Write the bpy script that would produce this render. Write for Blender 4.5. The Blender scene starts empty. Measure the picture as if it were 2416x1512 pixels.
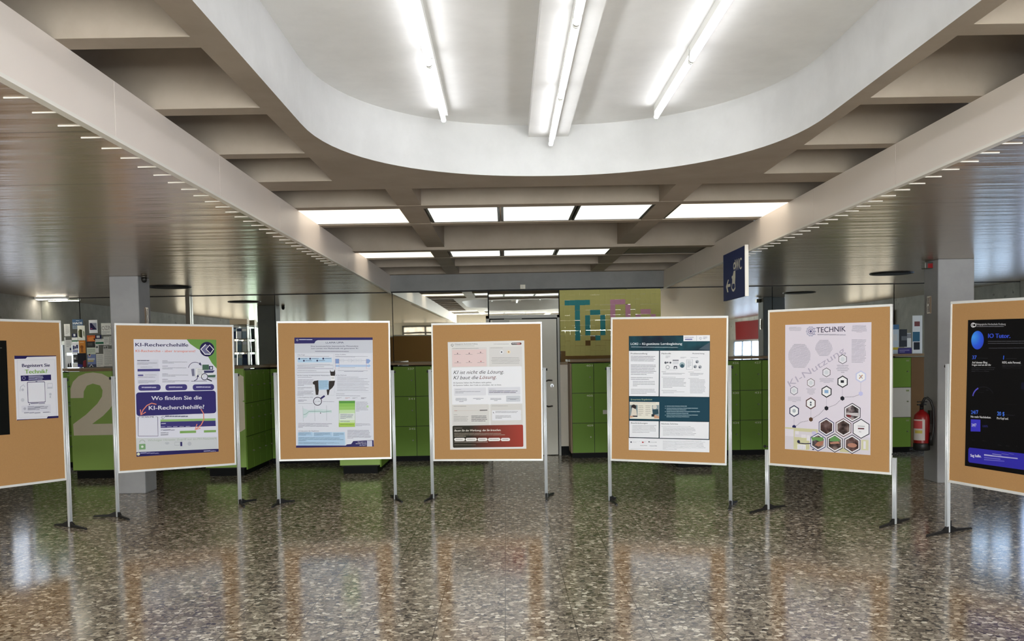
import bpy, bmesh, math, random
import numpy as np
from mathutils import Matrix, Vector
from mathutils.geometry import tessellate_polygon

random.seed(7)
SC = bpy.context.scene
COL = SC.collection
PI = math.pi

# ------------------------------------------------------------------ helpers
def lin(c):
    return c / 12.92 if c <= 0.04045 else ((c + 0.055) / 1.055) ** 2.4

def rgb(h):
    h = h.lstrip('#')
    return tuple(lin(int(h[i:i + 2], 16) / 255) for i in (0, 2, 4))

_mats = {}
def nt(name):
    m = bpy.data.materials.new(name); m.use_nodes = True
    t = m.node_tree
    return m, t, t.nodes['Principled BSDF']

def mat(name, col, rough=0.5, metal=0.0, noise=0.0, scale=20.0, bump=0.0, coat=0.0, spec=None):
    """plain painted / printed / metal surface with a faint procedural variation"""
    if name in _mats: return _mats[name]
    m, t, b = nt(name)
    c = rgb(col) if isinstance(col, str) else col
    b.inputs['Base Color'].default_value = (*c, 1)
    b.inputs['Roughness'].default_value = rough
    b.inputs['Metallic'].default_value = metal
    if coat: b.inputs['Coat Weight'].default_value = coat
    if spec is not None: b.inputs['Specular IOR Level'].default_value = spec
    if noise or bump:
        tc = t.nodes.new('ShaderNodeTexCoord'); n = t.nodes.new('ShaderNodeTexNoise')
        n.inputs['Scale'].default_value = scale; n.inputs['Detail'].default_value = 5
        t.links.new(tc.outputs['Object'], n.inputs['Vector'])
        if noise:
            r = t.nodes.new('ShaderNodeMapRange')
            r.inputs['To Min'].default_value = 1 - noise; r.inputs['To Max'].default_value = 1 + noise
            t.links.new(n.outputs['Fac'], r.inputs['Value'])
            v = t.nodes.new('ShaderNodeVectorMath'); v.operation = 'SCALE'
            v.inputs[0].default_value = c
            t.links.new(r.outputs['Result'], v.inputs['Scale'])
            t.links.new(v.outputs['Vector'], b.inputs['Base Color'])
        if bump:
            bp = t.nodes.new('ShaderNodeBump'); bp.inputs['Strength'].default_value = bump
            bp.inputs['Distance'].default_value = 0.01
            t.links.new(n.outputs['Fac'], bp.inputs['Height'])
            t.links.new(bp.outputs['Normal'], b.inputs['Normal'])
    _mats[name] = m
    return m

def emit(name, col, strength):
    if name in _mats: return _mats[name]
    m, t, b = nt(name)
    b.inputs['Base Color'].default_value = (0.8, 0.8, 0.8, 1)
    b.inputs['Emission Color'].default_value = (*rgb(col), 1)
    b.inputs['Emission Strength'].default_value = strength
    _mats[name] = m
    return m

def ink(h):
    return mat('print ' + h, h, 0.5, spec=.15)

def add_box(bm, x0, x1, y0, y1, z0, z1, mi=0, M=None):
    vs = [bm.verts.new((x, y, z)) for z in (z0, z1) for y in (y0, y1) for x in (x0, x1)]
    if M is not None:
        for v in vs: v.co = M @ v.co
    for f in ((0, 2, 3, 1), (4, 5, 7, 6), (0, 1, 5, 4), (2, 6, 7, 3), (0, 4, 6, 2), (1, 3, 7, 5)):
        fc = bm.faces.new([vs[i] for i in f]); fc.material_index = mi
    return vs

def add_tube(bm, p0, p1, r, n=12, mi=0, r1=None, caps=True):
    p0, p1 = Vector(p0), Vector(p1); d = (p1 - p0).normalized()
    a = Vector((0, 0, 1)) if abs(d.z) < 0.9 else Vector((1, 0, 0))
    u = d.cross(a).normalized(); w = d.cross(u)
    r1 = r if r1 is None else r1
    A, B = [], []
    for i in range(n):
        t = 2 * PI * i / n; o = u * math.cos(t) + w * math.sin(t)
        A.append(bm.verts.new(p0 + o * r)); B.append(bm.verts.new(p1 + o * r1))
    for i in range(n):
        f = bm.faces.new((A[i], A[(i + 1) % n], B[(i + 1) % n], B[i])); f.material_index = mi; f.smooth = True
    if caps:
        f = bm.faces.new(A[::-1]); f.material_index = mi
        f = bm.faces.new(B); f.material_index = mi

def add_path(bm, pts, r, n=10, mi=0):
    pts = [Vector(p) for p in pts]
    rings = []
    prev_u = None
    for i, p in enumerate(pts):
        d = (pts[min(i + 1, len(pts) - 1)] - pts[max(i - 1, 0)]).normalized()
        if prev_u is None:
            a = Vector((0, 1, 0)) if abs(d.y) < 0.9 else Vector((1, 0, 0))
            u = d.cross(a).normalized()
        else:
            u = (prev_u - d * prev_u.dot(d)).normalized()
        prev_u = u; w = d.cross(u)
        rings.append([bm.verts.new(p + (u * math.cos(2 * PI * k / n) + w * math.sin(2 * PI * k / n)) * r) for k in range(n)])
    for a, b in zip(rings, rings[1:]):
        for k in range(n):
            f = bm.faces.new((a[k], a[(k + 1) % n], b[(k + 1) % n], b[k])); f.smooth = True; f.material_index = mi
    bm.faces.new(rings[0][::-1]).material_index = mi
    bm.faces.new(rings[-1]).material_index = mi

def add_lathe(bm, prof, c=(0, 0, 0), n=20, mi=0):
    rings = []
    for r, z in prof:
        rings.append([bm.verts.new((c[0] + r * math.cos(2 * PI * k / n), c[1] + r * math.sin(2 * PI * k / n), c[2] + z)) for k in range(n)])
    for a, b in zip(rings, rings[1:]):
        for k in range(n):
            f = bm.faces.new((a[k], a[(k + 1) % n], b[(k + 1) % n], b[k])); f.smooth = True; f.material_index = mi
    bm.faces.new(rings[0][::-1]).material_index = mi
    bm.faces.new(rings[-1]).material_index = mi

def me_of(name, bm, mats, normals=True):
    if normals: bmesh.ops.recalc_face_normals(bm, faces=bm.faces)
    me = bpy.data.meshes.new(name); bm.to_mesh(me); bm.free()
    for m in (mats if isinstance(mats, (list, tuple)) else [mats]): me.materials.append(m)
    return me

def obj(name, bm, mats, parent=None, bevel=0.0, normals=True):
    me = bm if isinstance(bm, bpy.types.Mesh) else me_of(name, bm, mats, normals)
    o = bpy.data.objects.new(name, me); COL.objects.link(o)
    if parent is not None: o.parent = parent
    if bevel:
        md = o.modifiers.new('bevel', 'BEVEL'); md.width = bevel; md.segments = 2; md.limit_method = 'ANGLE'
    return o

def tag(o, label, cat, group=None):
    o['label'] = label; o['category'] = cat
    if group: o['group'] = group
    return o

def thing(name, label, cat, loc=(0, 0, 0), rotz=0, group=None):
    o = bpy.data.objects.new(name, None); COL.objects.link(o)
    o.empty_display_size = 0.1
    o.location = loc; o.rotation_euler = (0, 0, rotz)
    return tag(o, label, cat, group)

def struct(name, bm, mats, parent=None, bevel=0.0, label=None):
    o = obj(name, bm, mats, parent, bevel)
    if parent is None: o['kind'] = 'structure'
    if label: o['label'] = label
    return o

def box_obj(name, dims, m, parent=None, bevel=0.0):
    bm = bmesh.new(); add_box(bm, *dims)
    return obj(name, bm, m, parent, bevel)

def copy_tree(o, parent=None):
    c = o.copy(); COL.objects.link(c)
    if parent is not None: c.parent = parent
    for ch in list(o.children): copy_tree(ch, c)
    return c

# ------------------------------------------------------------------ dimensions
EYE = 1.5355
CEIL = 2.558          # metal ceiling, rail of the glass wall, foot of the fascia beams
RIB = 2.815           # underside of the concrete ribs
COVE = 3.17           # ceiling inside the rounded opening
WALL = 14.414         # glass wall
XL, XR = -7.12, 7.95  # side walls
REAR = -5.0
BL, BR = -1.753, 2.4435   # inner faces of the two fascia beams

# ------------------------------------------------------------------ materials
def terrazzo():
    m, t, b = nt('polished terrazzo')
    L = t.links
    tc = t.nodes.new('ShaderNodeTexCoord')
    nz = t.nodes.new('ShaderNodeTexNoise'); nz.inputs['Scale'].default_value = 30; nz.inputs['Detail'].default_value = 2
    L.new(tc.outputs['Object'], nz.inputs['Vector'])
    sc = t.nodes.new('ShaderNodeVectorMath'); sc.operation = 'SCALE'; sc.inputs['Scale'].default_value = 0.028
    L.new(nz.outputs['Color'], sc.inputs[0])
    ad = t.nodes.new('ShaderNodeVectorMath'); ad.operation = 'ADD'
    L.new(tc.outputs['Object'], ad.inputs[0]); L.new(sc.outputs['Vector'], ad.inputs[1])
    def layer(scale, rnd):
        v = t.nodes.new('ShaderNodeTexVoronoi'); v.inputs['Scale'].default_value = scale
        v.inputs['Randomness'].default_value = rnd; v.voronoi_dimensions = '2D'
        L.new(ad.outputs['Vector'], v.inputs['Vector'])
        e = t.nodes.new('ShaderNodeTexVoronoi'); e.feature = 'DISTANCE_TO_EDGE'; e.voronoi_dimensions = '2D'
        e.inputs['Scale'].default_value = scale; e.inputs['Randomness'].default_value = rnd
        L.new(ad.outputs['Vector'], e.inputs['Vector'])
        s = t.nodes.new('ShaderNodeSeparateColor'); L.new(v.outputs['Color'], s.inputs['Color'])
        return s, e
    def ramp(fac, stops):
        r = t.nodes.new('ShaderNodeValToRGB'); r.color_ramp.interpolation = 'CONSTANT'
        el = r.color_ramp.elements
        while len(el) < len(stops): el.new(0.5)
        for x, (p, c) in zip(el, stops): x.position = p; x.color = (*rgb(c), 1)
        L.new(fac, r.inputs['Fac']); return r
    pal = [(0, '#443e38'), (0.10, '#71675b'), (0.24, '#9b8f7e'), (0.42, '#b5a994'), (0.56, '#8a7e6e'), (0.68, '#d2c7b2'), (0.82, '#f3ecdb'), (0.93, '#554e47')]
    s1, e1 = layer(34, 1.0)
    s2, e2 = layer(74, 1.0)
    r1 = ramp(s1.outputs['Red'], pal)
    r2 = ramp(s2.outputs['Green'], [(0, '#6a6157'), (0.2, '#8a7e6e'), (0.5, '#ab9e8a'), (0.75, '#c9bda6'), (0.9, '#4d463f')])
    # which large chips are kept, the rest is filled by small chips
    keep = t.nodes.new('ShaderNodeMath'); keep.operation = 'LESS_THAN'; keep.inputs[1].default_value = 0.62
    L.new(s1.outputs['Blue'], keep.inputs[0])
    edge = t.nodes.new('ShaderNodeMath'); edge.operation = 'GREATER_THAN'; edge.inputs[1].default_value = 0.06
    L.new(e1.outputs['Distance'], edge.inputs[0])
    km = t.nodes.new('ShaderNodeMath'); km.operation = 'MULTIPLY'
    L.new(keep.outputs[0], km.inputs[0]); L.new(edge.outputs[0], km.inputs[1])
    e2m = t.nodes.new('ShaderNodeMath'); e2m.operation = 'GREATER_THAN'; e2m.inputs[1].default_value = 0.07
    L.new(e2.outputs['Distance'], e2m.inputs[0])
    mx0 = t.nodes.new('ShaderNodeMix'); mx0.data_type = 'RGBA'
    mx0.inputs['A'].default_value = (*rgb('#857a69'), 1)
    L.new(e2m.outputs[0], mx0.inputs['Factor']); L.new(r2.outputs['Color'], mx0.inputs['B'])
    mx = t.nodes.new('ShaderNodeMix'); mx.data_type = 'RGBA'
    L.new(km.outputs[0], mx.inputs['Factor']); L.new(mx0.outputs['Result'], mx.inputs['A']); L.new(r1.outputs['Color'], mx.inputs['B'])
    # tile joints every 0.4 m
    sp = t.nodes.new('ShaderNodeSeparateXYZ'); L.new(tc.outputs['Object'], sp.inputs['Vector'])
    def joint(sock, off, wid):
        a = t.nodes.new('ShaderNodeMath'); a.operation = 'ADD'; a.inputs[1].default_value = off + 40
        L.new(sock, a.inputs[0])
        mo = t.nodes.new('ShaderNodeMath'); mo.operation = 'MODULO'; mo.inputs[1].default_value = 0.4
        L.new(a.outputs[0], mo.inputs[0])
        l = t.nodes.new('ShaderNodeMath'); l.operation = 'LESS_THAN'; l.inputs[1].default_value = wid
        L.new(mo.outputs[0], l.inputs[0]); return l
    jx = joint(sp.outputs['X'], 0.035, 0.005); jy = joint(sp.outputs['Y'], 0.1, 0.004)
    jm = t.nodes.new('ShaderNodeMath'); jm.operation = 'MAXIMUM'
    L.new(jx.outputs[0], jm.inputs[0]); L.new(jy.outputs[0], jm.inputs[1])
    jf = t.nodes.new('ShaderNodeMath'); jf.operation = 'MULTIPLY'; jf.inputs[1].default_value = 0.85
    L.new(jm.outputs[0], jf.inputs[0])
    mj = t.nodes.new('ShaderNodeMix'); mj.data_type = 'RGBA'; mj.inputs['B'].default_value = (*rgb('#4b443a'), 1)
    L.new(jf.outputs[0], mj.inputs['Factor']); L.new(mx.outputs['Result'], mj.inputs['A'])
    # soft large-scale variation of wear
    nb = t.nodes.new('ShaderNodeTexNoise'); nb.inputs['Scale'].default_value = 0.9; nb.inputs['Detail'].default_value = 3
    L.new(tc.outputs['Object'], nb.inputs['Vector'])
    mr = t.nodes.new('ShaderNodeMapRange'); mr.inputs['To Min'].default_value = 0.10; mr.inputs['To Max'].default_value = 0.16
    L.new(nb.outputs['Fac'], mr.inputs['Value'])
    L.new(mr.outputs['Result'], b.inputs['Roughness'])
    hs = t.nodes.new('ShaderNodeHueSaturation'); hs.inputs['Saturation'].default_value = 0.8; hs.inputs['Value'].default_value = 1.2
    L.new(mj.outputs['Result'], hs.inputs['Color']); L.new(hs.outputs['Color'], b.inputs['Base Color'])
    bp = t.nodes.new('ShaderNodeBump'); bp.inputs['Strength'].default_value = 0.05; bp.inputs['Distance'].default_value = 0.002
    L.new(s1.outputs['Red'], bp.inputs['Height']); L.new(bp.outputs['Normal'], b.inputs['Normal'])
    b.inputs['IOR'].default_value = 1.43
    return m

def metal_ceiling():
    m, t, b = nt('brushed aluminium ceiling')
    L = t.links
    tc = t.nodes.new('ShaderNodeTexCoord')
    mp = t.nodes.new('ShaderNodeMapping'); mp.inputs['Scale'].default_value = (0.35, 4.0, 1)
    L.new(tc.outputs['Object'], mp.inputs['Vector'])
    n = t.nodes.new('ShaderNodeTexNoise'); n.inputs['Scale'].default_value = 1.6; n.inputs['Detail'].default_value = 4
    L.new(mp.outputs['Vector'], n.inputs['Vector'])
    # panel rows across the room, 0.2 m each, plus wider seams
    sp = t.nodes.new('ShaderNodeSeparateXYZ'); L.new(tc.outputs['Object'], sp.inputs['Vector'])
    def seam(sock, step, wid, off):
        a = t.nodes.new('ShaderNodeMath'); a.operation = 'ADD'; a.inputs[1].default_value = 40 + off
        L.new(sock, a.inputs[0])
        mo = t.nodes.new('ShaderNodeMath'); mo.operation = 'MODULO'; mo.inputs[1].default_value = step
        L.new(a.outputs[0], mo.inputs[0])
        l = t.nodes.new('ShaderNodeMath'); l.operation = 'LESS_THAN'; l.inputs[1].default_value = wid
        L.new(mo.outputs[0], l.inputs[0]); return l, mo
    s1, m1 = seam(sp.outputs['Y'], 1.2, 0.014, 0.24)
    s2, m2 = seam(sp.outputs['X'], 7.9, 0.006, 3.1)
    sm = t.nodes.new('ShaderNodeMath'); sm.operation = 'MAXIMUM'
    L.new(s1.outputs[0], sm.inputs[0]); L.new(s2.outputs[0], sm.inputs[1])
    mx = t.nodes.new('ShaderNodeMix'); mx.data_type = 'RGBA'
    mx.inputs['A'].default_value = (*rgb('#c4b4a2'), 1); mx.inputs['B'].default_value = (*rgb('#6a6258'), 1)
    f = t.nodes.new('ShaderNodeMath'); f.operation = 'MULTIPLY'; f.inputs[1].default_value = 0.8
    L.new(sm.outputs[0], f.inputs[0]); L.new(f.outputs[0], mx.inputs['Factor'])
    L.new(mx.outputs['Result'], b.inputs['Base Color'])
    b.inputs['Metallic'].default_value = 0.7
    b.inputs['Roughness'].default_value = 0.26
    # each 0.2 m panel is a little bowed
    s3, m3 = seam(sp.outputs['Y'], 0.2, 0.01, 0.02)
    sn = t.nodes.new('ShaderNodeMath'); sn.operation = 'MULTIPLY'; sn.inputs[1].default_value = PI / 0.2
    L.new(m3.outputs[0], sn.inputs[0])
    si = t.nodes.new('ShaderNodeMath'); si.operation = 'SINE'; L.new(sn.outputs[0], si.inputs[0])
    sa = t.nodes.new('ShaderNodeMath'); sa.operation = 'MULTIPLY_ADD'; sa.inputs[1].default_value = 0.06
    L.new(si.outputs[0], sa.inputs[0]); L.new(n.outputs['Fac'], sa.inputs[2])
    bp = t.nodes.new('ShaderNodeBump'); bp.inputs['Strength'].default_value = 0.55; bp.inputs['Distance'].default_value = 0.02
    L.new(sa.outputs[0], bp.inputs['Height']); L.new(bp.outputs['Normal'], b.inputs['Normal'])
    return m

def cork():
    m, t, b = nt('cork')
    L = t.links
    tc = t.nodes.new('ShaderNodeTexCoord')
    n = t.nodes.new('ShaderNodeTexNoise'); n.inputs['Scale'].default_value = 420; n.inputs['Detail'].default_value = 4
    L.new(tc.outputs['Object'], n.inputs['Vector'])
    r = t.nodes.new('ShaderNodeValToRGB')
    r.color_ramp.elements[0].position = 0.3; r.color_ramp.elements[0].color = (*rgb('#ab7f51'), 1)
    r.color_ramp.elements[1].position = 0.7; r.color_ramp.elements[1].color = (*rgb('#bb905c'), 1)
    L.new(n.outputs['Fac'], r.inputs['Fac']); L.new(r.outputs['Color'], b.inputs['Base Color'])
    b.inputs['Roughness'].default_value = 0.85
    bp = t.nodes.new('ShaderNodeBump'); bp.inputs['Strength'].default_value = 0.15; bp.inputs['Distance'].default_value = 0.002
    L.new(n.outputs['Fac'], bp.inputs['Height']); L.new(bp.outputs['Normal'], b.inputs['Normal'])
    return m

def concrete(name, c0, c1, stains=0.0):
    m, t, b = nt(name)
    L = t.links
    tc = t.nodes.new('ShaderNodeTexCoord')
    n = t.nodes.new('ShaderNodeTexNoise'); n.inputs['Scale'].default_value = 2.2; n.inputs['Detail'].default_value = 8; n.inputs['Roughness'].default_value = 0.65
    L.new(tc.outputs['Object'], n.inputs['Vector'])
    r = t.nodes.new('ShaderNodeValToRGB')
    r.color_ramp.elements[0].position = 0.35; r.color_ramp.elements[0].color = (*rgb(c0), 1)
    r.color_ramp.elements[1].position = 0.6; r.color_ramp.elements[1].color = (*rgb(c1), 1)
    L.new(n.outputs['Fac'], r.inputs['Fac'])
    out = r.outputs['Color']
    if stains:
        v = t.nodes.new('ShaderNodeTexNoise'); v.inputs['Scale'].default_value = 7; v.inputs['Detail'].default_value = 3
        L.new(tc.outputs['Object'], v.inputs['Vector'])
        g = t.nodes.new('ShaderNodeMapRange'); g.inputs['From Min'].default_value = 0.68; g.inputs['From Max'].default_value = 0.74
        g.inputs['To Max'].default_value = stains
        L.new(v.outputs['Fac'], g.inputs['Value'])
        mx = t.nodes.new('ShaderNodeMix'); mx.data_type = 'RGBA'; mx.inputs['B'].default_value = (*rgb('#35322d'), 1)
        L.new(g.outputs['Result'], mx.inputs['Factor']); L.new(out, mx.inputs['A']); out = mx.outputs['Result']
    L.new(out, b.inputs['Base Color']); b.inputs['Roughness'].default_value = 0.8
    bp = t.nodes.new('ShaderNodeBump'); bp.inputs['Strength'].default_value = 0.12; bp.inputs['Distance'].default_value = 0.004
    L.new(n.outputs['Fac'], bp.inputs['Height']); L.new(bp.outputs['Normal'], b.inputs['Normal'])
    return m

def daylight(name, strength, tint='#dfeaff', green='#9fd08a'):
    """a daylit window pane: bright sky broken by foliage outside"""
    m, t, b = nt(name)
    L = t.links
    tc = t.nodes.new('ShaderNodeTexCoord')
    n = t.nodes.new('ShaderNodeTexNoise'); n.inputs['Scale'].default_value = 5; n.inputs['Detail'].default_value = 6
    L.new(tc.outputs['Object'], n.inputs['Vector'])
    r = t.nodes.new('ShaderNodeValToRGB')
    r.color_ramp.elements[0].position = 0.42; r.color_ramp.elements[0].color = (*rgb(green), 1)
    r.color_ramp.elements[1].position = 0.55; r.color_ramp.elements[1].color = (*rgb(tint), 1)
    L.new(n.outputs['Fac'], r.inputs['Fac']); L.new(r.outputs['Color'], b.inputs['Emission Color'])
    b.inputs['Emission Strength'].default_value = strength
    b.inputs['Base Color'].default_value = (0.05, 0.05, 0.05, 1)
    return m

def mirror_glass():
    m, t, b = nt('dark mirroring glass')
    b.inputs['Base Color'].default_value = (0.80, 0.83, 0.78, 1)
    b.inputs['Metallic'].default_value = 1.0
    n = t.nodes.new('ShaderNodeTexNoise'); tc = t.nodes.new('ShaderNodeTexCoord')
    n.inputs['Scale'].default_value = 1.3
    t.links.new(tc.outputs['Object'], n.inputs['Vector'])
    bp = t.nodes.new('ShaderNodeBump'); bp.inputs['Strength'].default_value = 0.02; bp.inputs['Distance'].default_value = 0.02
    t.links.new(n.outputs['Fac'], bp.inputs['Height']); t.links.new(bp.outputs['Normal'], b.inputs['Normal'])
    b.inputs['Roughness'].default_value = 0.015
    return m

M_FLOOR = terrazzo(); M_CEIL = metal_ceiling(); M_CORK = cork()
M_RIB = concrete('painted concrete ribs', '#918476', '#9b8e80')
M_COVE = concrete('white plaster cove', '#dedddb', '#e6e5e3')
M_COVE_DIM = concrete('cove wall plaster darkened', '#b8b7b6', '#c1c0bf')  # same plaster as the cove ceiling, greyed because the wall rendered too bright
M_CONC = concrete('bare concrete wall', '#77756f', '#8b8983', 0.8)
M_COLUMN = concrete('painted column', '#9b9b9e', '#a5a5a7')
M_BEAM = mat('cream painted fascia', '#efe4dc', 0.42, noise=0.03, scale=3)
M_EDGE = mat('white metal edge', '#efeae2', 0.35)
M_FASCIA = concrete('grey painted fascia', '#7e7d7d', '#888786')
M_GLASS = mirror_glass()
M_BLACK = mat('black rubber', '#141414', 0.5, noise=0.1)
M_DARK = mat('dark gap', '#0c0c0b', 0.7)
M_PLINTH = mat('black plinth', '#0d0e0f', 0.6, spec=.15)
M_ALU = mat('satin aluminium', '#dfe2e6', 0.35, 0.3, noise=0.03, scale=8)
M_FRAME = mat('white aluminium frame', '#ededec', 0.35, 0.15)
M_FOOT = mat('black plastic foot', '#17171a', 0.45, noise=0.1)
M_GREEN = mat('green locker paint', '#72953a', 0.5, spec=.2, noise=0.06, scale=4)
M_PANEL = mat('green laminate end panel', '#97b95b', 0.45, noise=0.04, scale=4)
M_CREAM = mat('cream digit', '#efe5cf', 0.5, noise=0.03)
M_WOOD = mat('brown wood edge', '#8a7253', 0.5, noise=0.15, scale=12)
M_BROWN = mat('brown board', '#74552f', 0.6, noise=0.12, scale=6)
M_WHITE = mat('white lacquer', '#d3d0c6', 0.5, noise=0.03)
M_DOOR = mat('grey door leaf', '#d6d2c6', 0.45, noise=0.03)
M_STEEL = mat('dark steel', '#5f5c57', 0.35, 0.8)
M_LIGHTWALL = mat('off white wall paint', '#e6dfd2', 0.7, noise=0.03)
M_RED = mat('red lacquer', '#8c1115', 0.3, noise=0.05)
M_REDWALL = mat('red panel', '#5e1012', 0.85, spec=.1)

# ------------------------------------------------------------------ floor, walls, ceilings
bm = bmesh.new(); add_box(bm, XL - .2, XR + .2, REAR - .2, WALL + .3, -0.05, 0)
struct('floor', bm, M_FLOOR)

def ceil_side(x0, x1, beam_side):
    bm = bmesh.new(); add_box(bm, x0, x1, REAR, WALL + .3, CEIL, CEIL + .02)
    # white strips standing in for the light caught on panel joints beside the beam
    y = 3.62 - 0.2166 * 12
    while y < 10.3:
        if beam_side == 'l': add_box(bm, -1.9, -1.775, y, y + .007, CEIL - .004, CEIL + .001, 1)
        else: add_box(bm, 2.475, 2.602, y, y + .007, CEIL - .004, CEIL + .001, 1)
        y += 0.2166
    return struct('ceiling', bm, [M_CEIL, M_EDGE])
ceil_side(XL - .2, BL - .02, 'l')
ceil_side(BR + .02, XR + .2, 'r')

def fascia(x0, x1, n):
    bm = bmesh.new()
    y = REAR; k = 0
    while y < WALL - .05:                     # sheet lengths with a hairline joint
        y1 = min(y + 1.55, WALL - .02)
        add_box(bm, x0, x1, y, y1 - .003, CEIL + .004, RIB)
        y = y1
    e0, e1 = (x0 - .004, x1 + .004)
    add_box(bm, e0, e1, REAR, WALL - .02, CEIL - .012, CEIL + .004, 1)
    return struct('trim_%d' % n, bm, [M_BEAM, M_EDGE])
fascia(BL - .03, BL, 1); fascia(BR, BR + .03, 2)

# coffered concrete ceiling between the fascia beams
def cove_outline():
    cx, a, straight, dep, n = 0.343, 1.43, 5.12, 1.58, 2.15
    far = []
    for i in range(41):
        t = PI * i / 40
        c, s = math.cos(t), math.sin(t)
        far.append((cx + a * math.copysign(abs(c) ** (2 / n), c), straight + dep * abs(s) ** (2 / n)))
    near0 = 2.45
    near = [(2 * cx - x, near0 - (y - straight)) for x, y in far]
    return far + near           # counter-clockwise
OUT = cove_outline()
RX0, RX1, RY0, RY1 = -1.22, 1.87, -0.55, 7.11
bm = bmesh.new()
outer = [(RX0, RY0), (RX1, RY0), (RX1, RY1), (RX0, RY1)]
loops = [[Vector((x, y, 0)) for x, y in outer], [Vector((x, y, 0)) for x, y in OUT]]
flat = [p for l in loops for p in l]
vs = [bm.verts.new((p.x, p.y, RIB)) for p in flat]
for tri in tessellate_polygon(loops):
    try: bm.faces.new([vs[i] for i in tri])
    except ValueError: pass
# outer faces of the ring
top = 3.16
for (xa, ya), (xb, yb) in zip(outer, outer[1:] + outer[:1]):
    bm.faces.new([bm.verts.new(p) for p in ((xa, ya, RIB), (xb, yb, RIB), (xb, yb, top), (xa, ya, top))])
# side aisle ribs
X0, X1 = BL - .45, BR + .45
mods = [3.805, 4.85, 5.905]
ys = [3.805 - 1.05 * k for k in range(8, 0, -1)] + mods
for yc in ys:
    if yc < REAR: continue
    if yc > RY0:
        add_box(bm, X0, RX0, yc - .065, yc + .065, RIB, top)
        add_box(bm, RX1, X1, yc - .065, yc + .065, RIB, top)
add_box(bm, X0, RX0, 6.75, RY1, RIB, top); add_box(bm, RX1, X1, 6.75, RY1, RIB, top)
# full-width cross ribs
for a, b_ in ((7.9, 8.05), (8.96, 9.1), (12.02, 12.12), (13.1, 13.2), (14.25, WALL)):
    add_box(bm, X0, X1, a, b_, RIB, top)
for a, b_ in ((-0.75, -0.55), (-1.75, -1.6), (-2.7, -2.56), (-4.6, -4.42)):
    add_box(bm, X0, X1, a, b_, RIB, top)
add_box(bm, X0, X1, 10.86, 11.05, RIB - .03, top)      # deep beam
for a, b_ in ((-.89, -.69), (1.31, 1.51)):
    add_box(bm, a, b_, RY1, WALL, RIB + .002, top); add_box(bm, a, b_, REAR, RY0, RIB + .002, top)
# slab above the coffers, open over the cove
for x0_, x1_, y0_, y1_ in ((X0, RX0, REAR, WALL), (RX1, X1, REAR, WALL), (RX0, RX1, RY1, WALL), (RX0, RX1, REAR, RY0)):
    add_box(bm, x0_, x1_, y0_, y1_, top - .01, top + .1)
struct('ceiling', bm, M_RIB)
# cove: wall of the opening and its ceiling with the central box
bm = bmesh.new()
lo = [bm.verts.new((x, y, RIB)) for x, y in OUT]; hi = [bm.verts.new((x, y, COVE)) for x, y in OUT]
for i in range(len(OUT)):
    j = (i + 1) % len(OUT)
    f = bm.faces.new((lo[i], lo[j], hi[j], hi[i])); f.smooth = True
struct('ceiling', bm, M_COVE_DIM)
bm = bmesh.new()
add_box(bm, RX0, RX1, RY0, RY1, COVE, COVE + .05)
add_box(bm, 0.185, 0.468, -0.1, 6.70, 3.09, COVE + .01)
struct('ceiling', bm, M_COVE)

# end fascia over the glass wall and the wall itself
bm = bmesh.new(); add_box(bm, BL - .02, BR + .02, WALL - .03, WALL + .1, CEIL + .01, RIB + .02)
struct('trim_3', bm, M_FASCIA)
bm = bmesh.new(); add_box(bm, XL, XR, WALL - .012, WALL + .02, CEIL - .012, CEIL + .006)
struct('trim_4', bm, M_DARK)
bm = bmesh.new(); add_box(bm, XL - .2, XR + .2, WALL + .03, WALL + .2, 0, 3.3)
struct('wall_back', bm, M_DARK)
bm = bmesh.new()
add_box(bm, XL - .2, XL, 13.0 + 1.35, WALL + .1, 0, CEIL); add_box(bm, XL - .2, XL, REAR, 13.0, 0, CEIL)
add_box(bm, XL - .2, XL, 13.0, 14.35, 0, 0.9); add_box(bm, XL - .2, XL, 13.0, 14.35, 1.9, CEIL)
struct('wall_left', bm, M_CONC)
bm = bmesh.new()
add_box(bm, XR, XR + .2, 14.36, WALL + .1, 0, CEIL); add_box(bm, XR, XR + .2, REAR, 12.9, 0, CEIL)
add_box(bm, XR, XR + .2, 12.9, 14.36, 0, 0.9); add_box(bm, XR, XR + .2, 12.9, 14.36, 2.1, CEIL)
struct('wall_right', bm, M_CONC)
bm = bmesh.new(); add_box(bm, XL - .2, XR + .2, REAR - .2, REAR, 0, 3.3)
struct('wall_rear', bm, M_LIGHTWALL)

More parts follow.
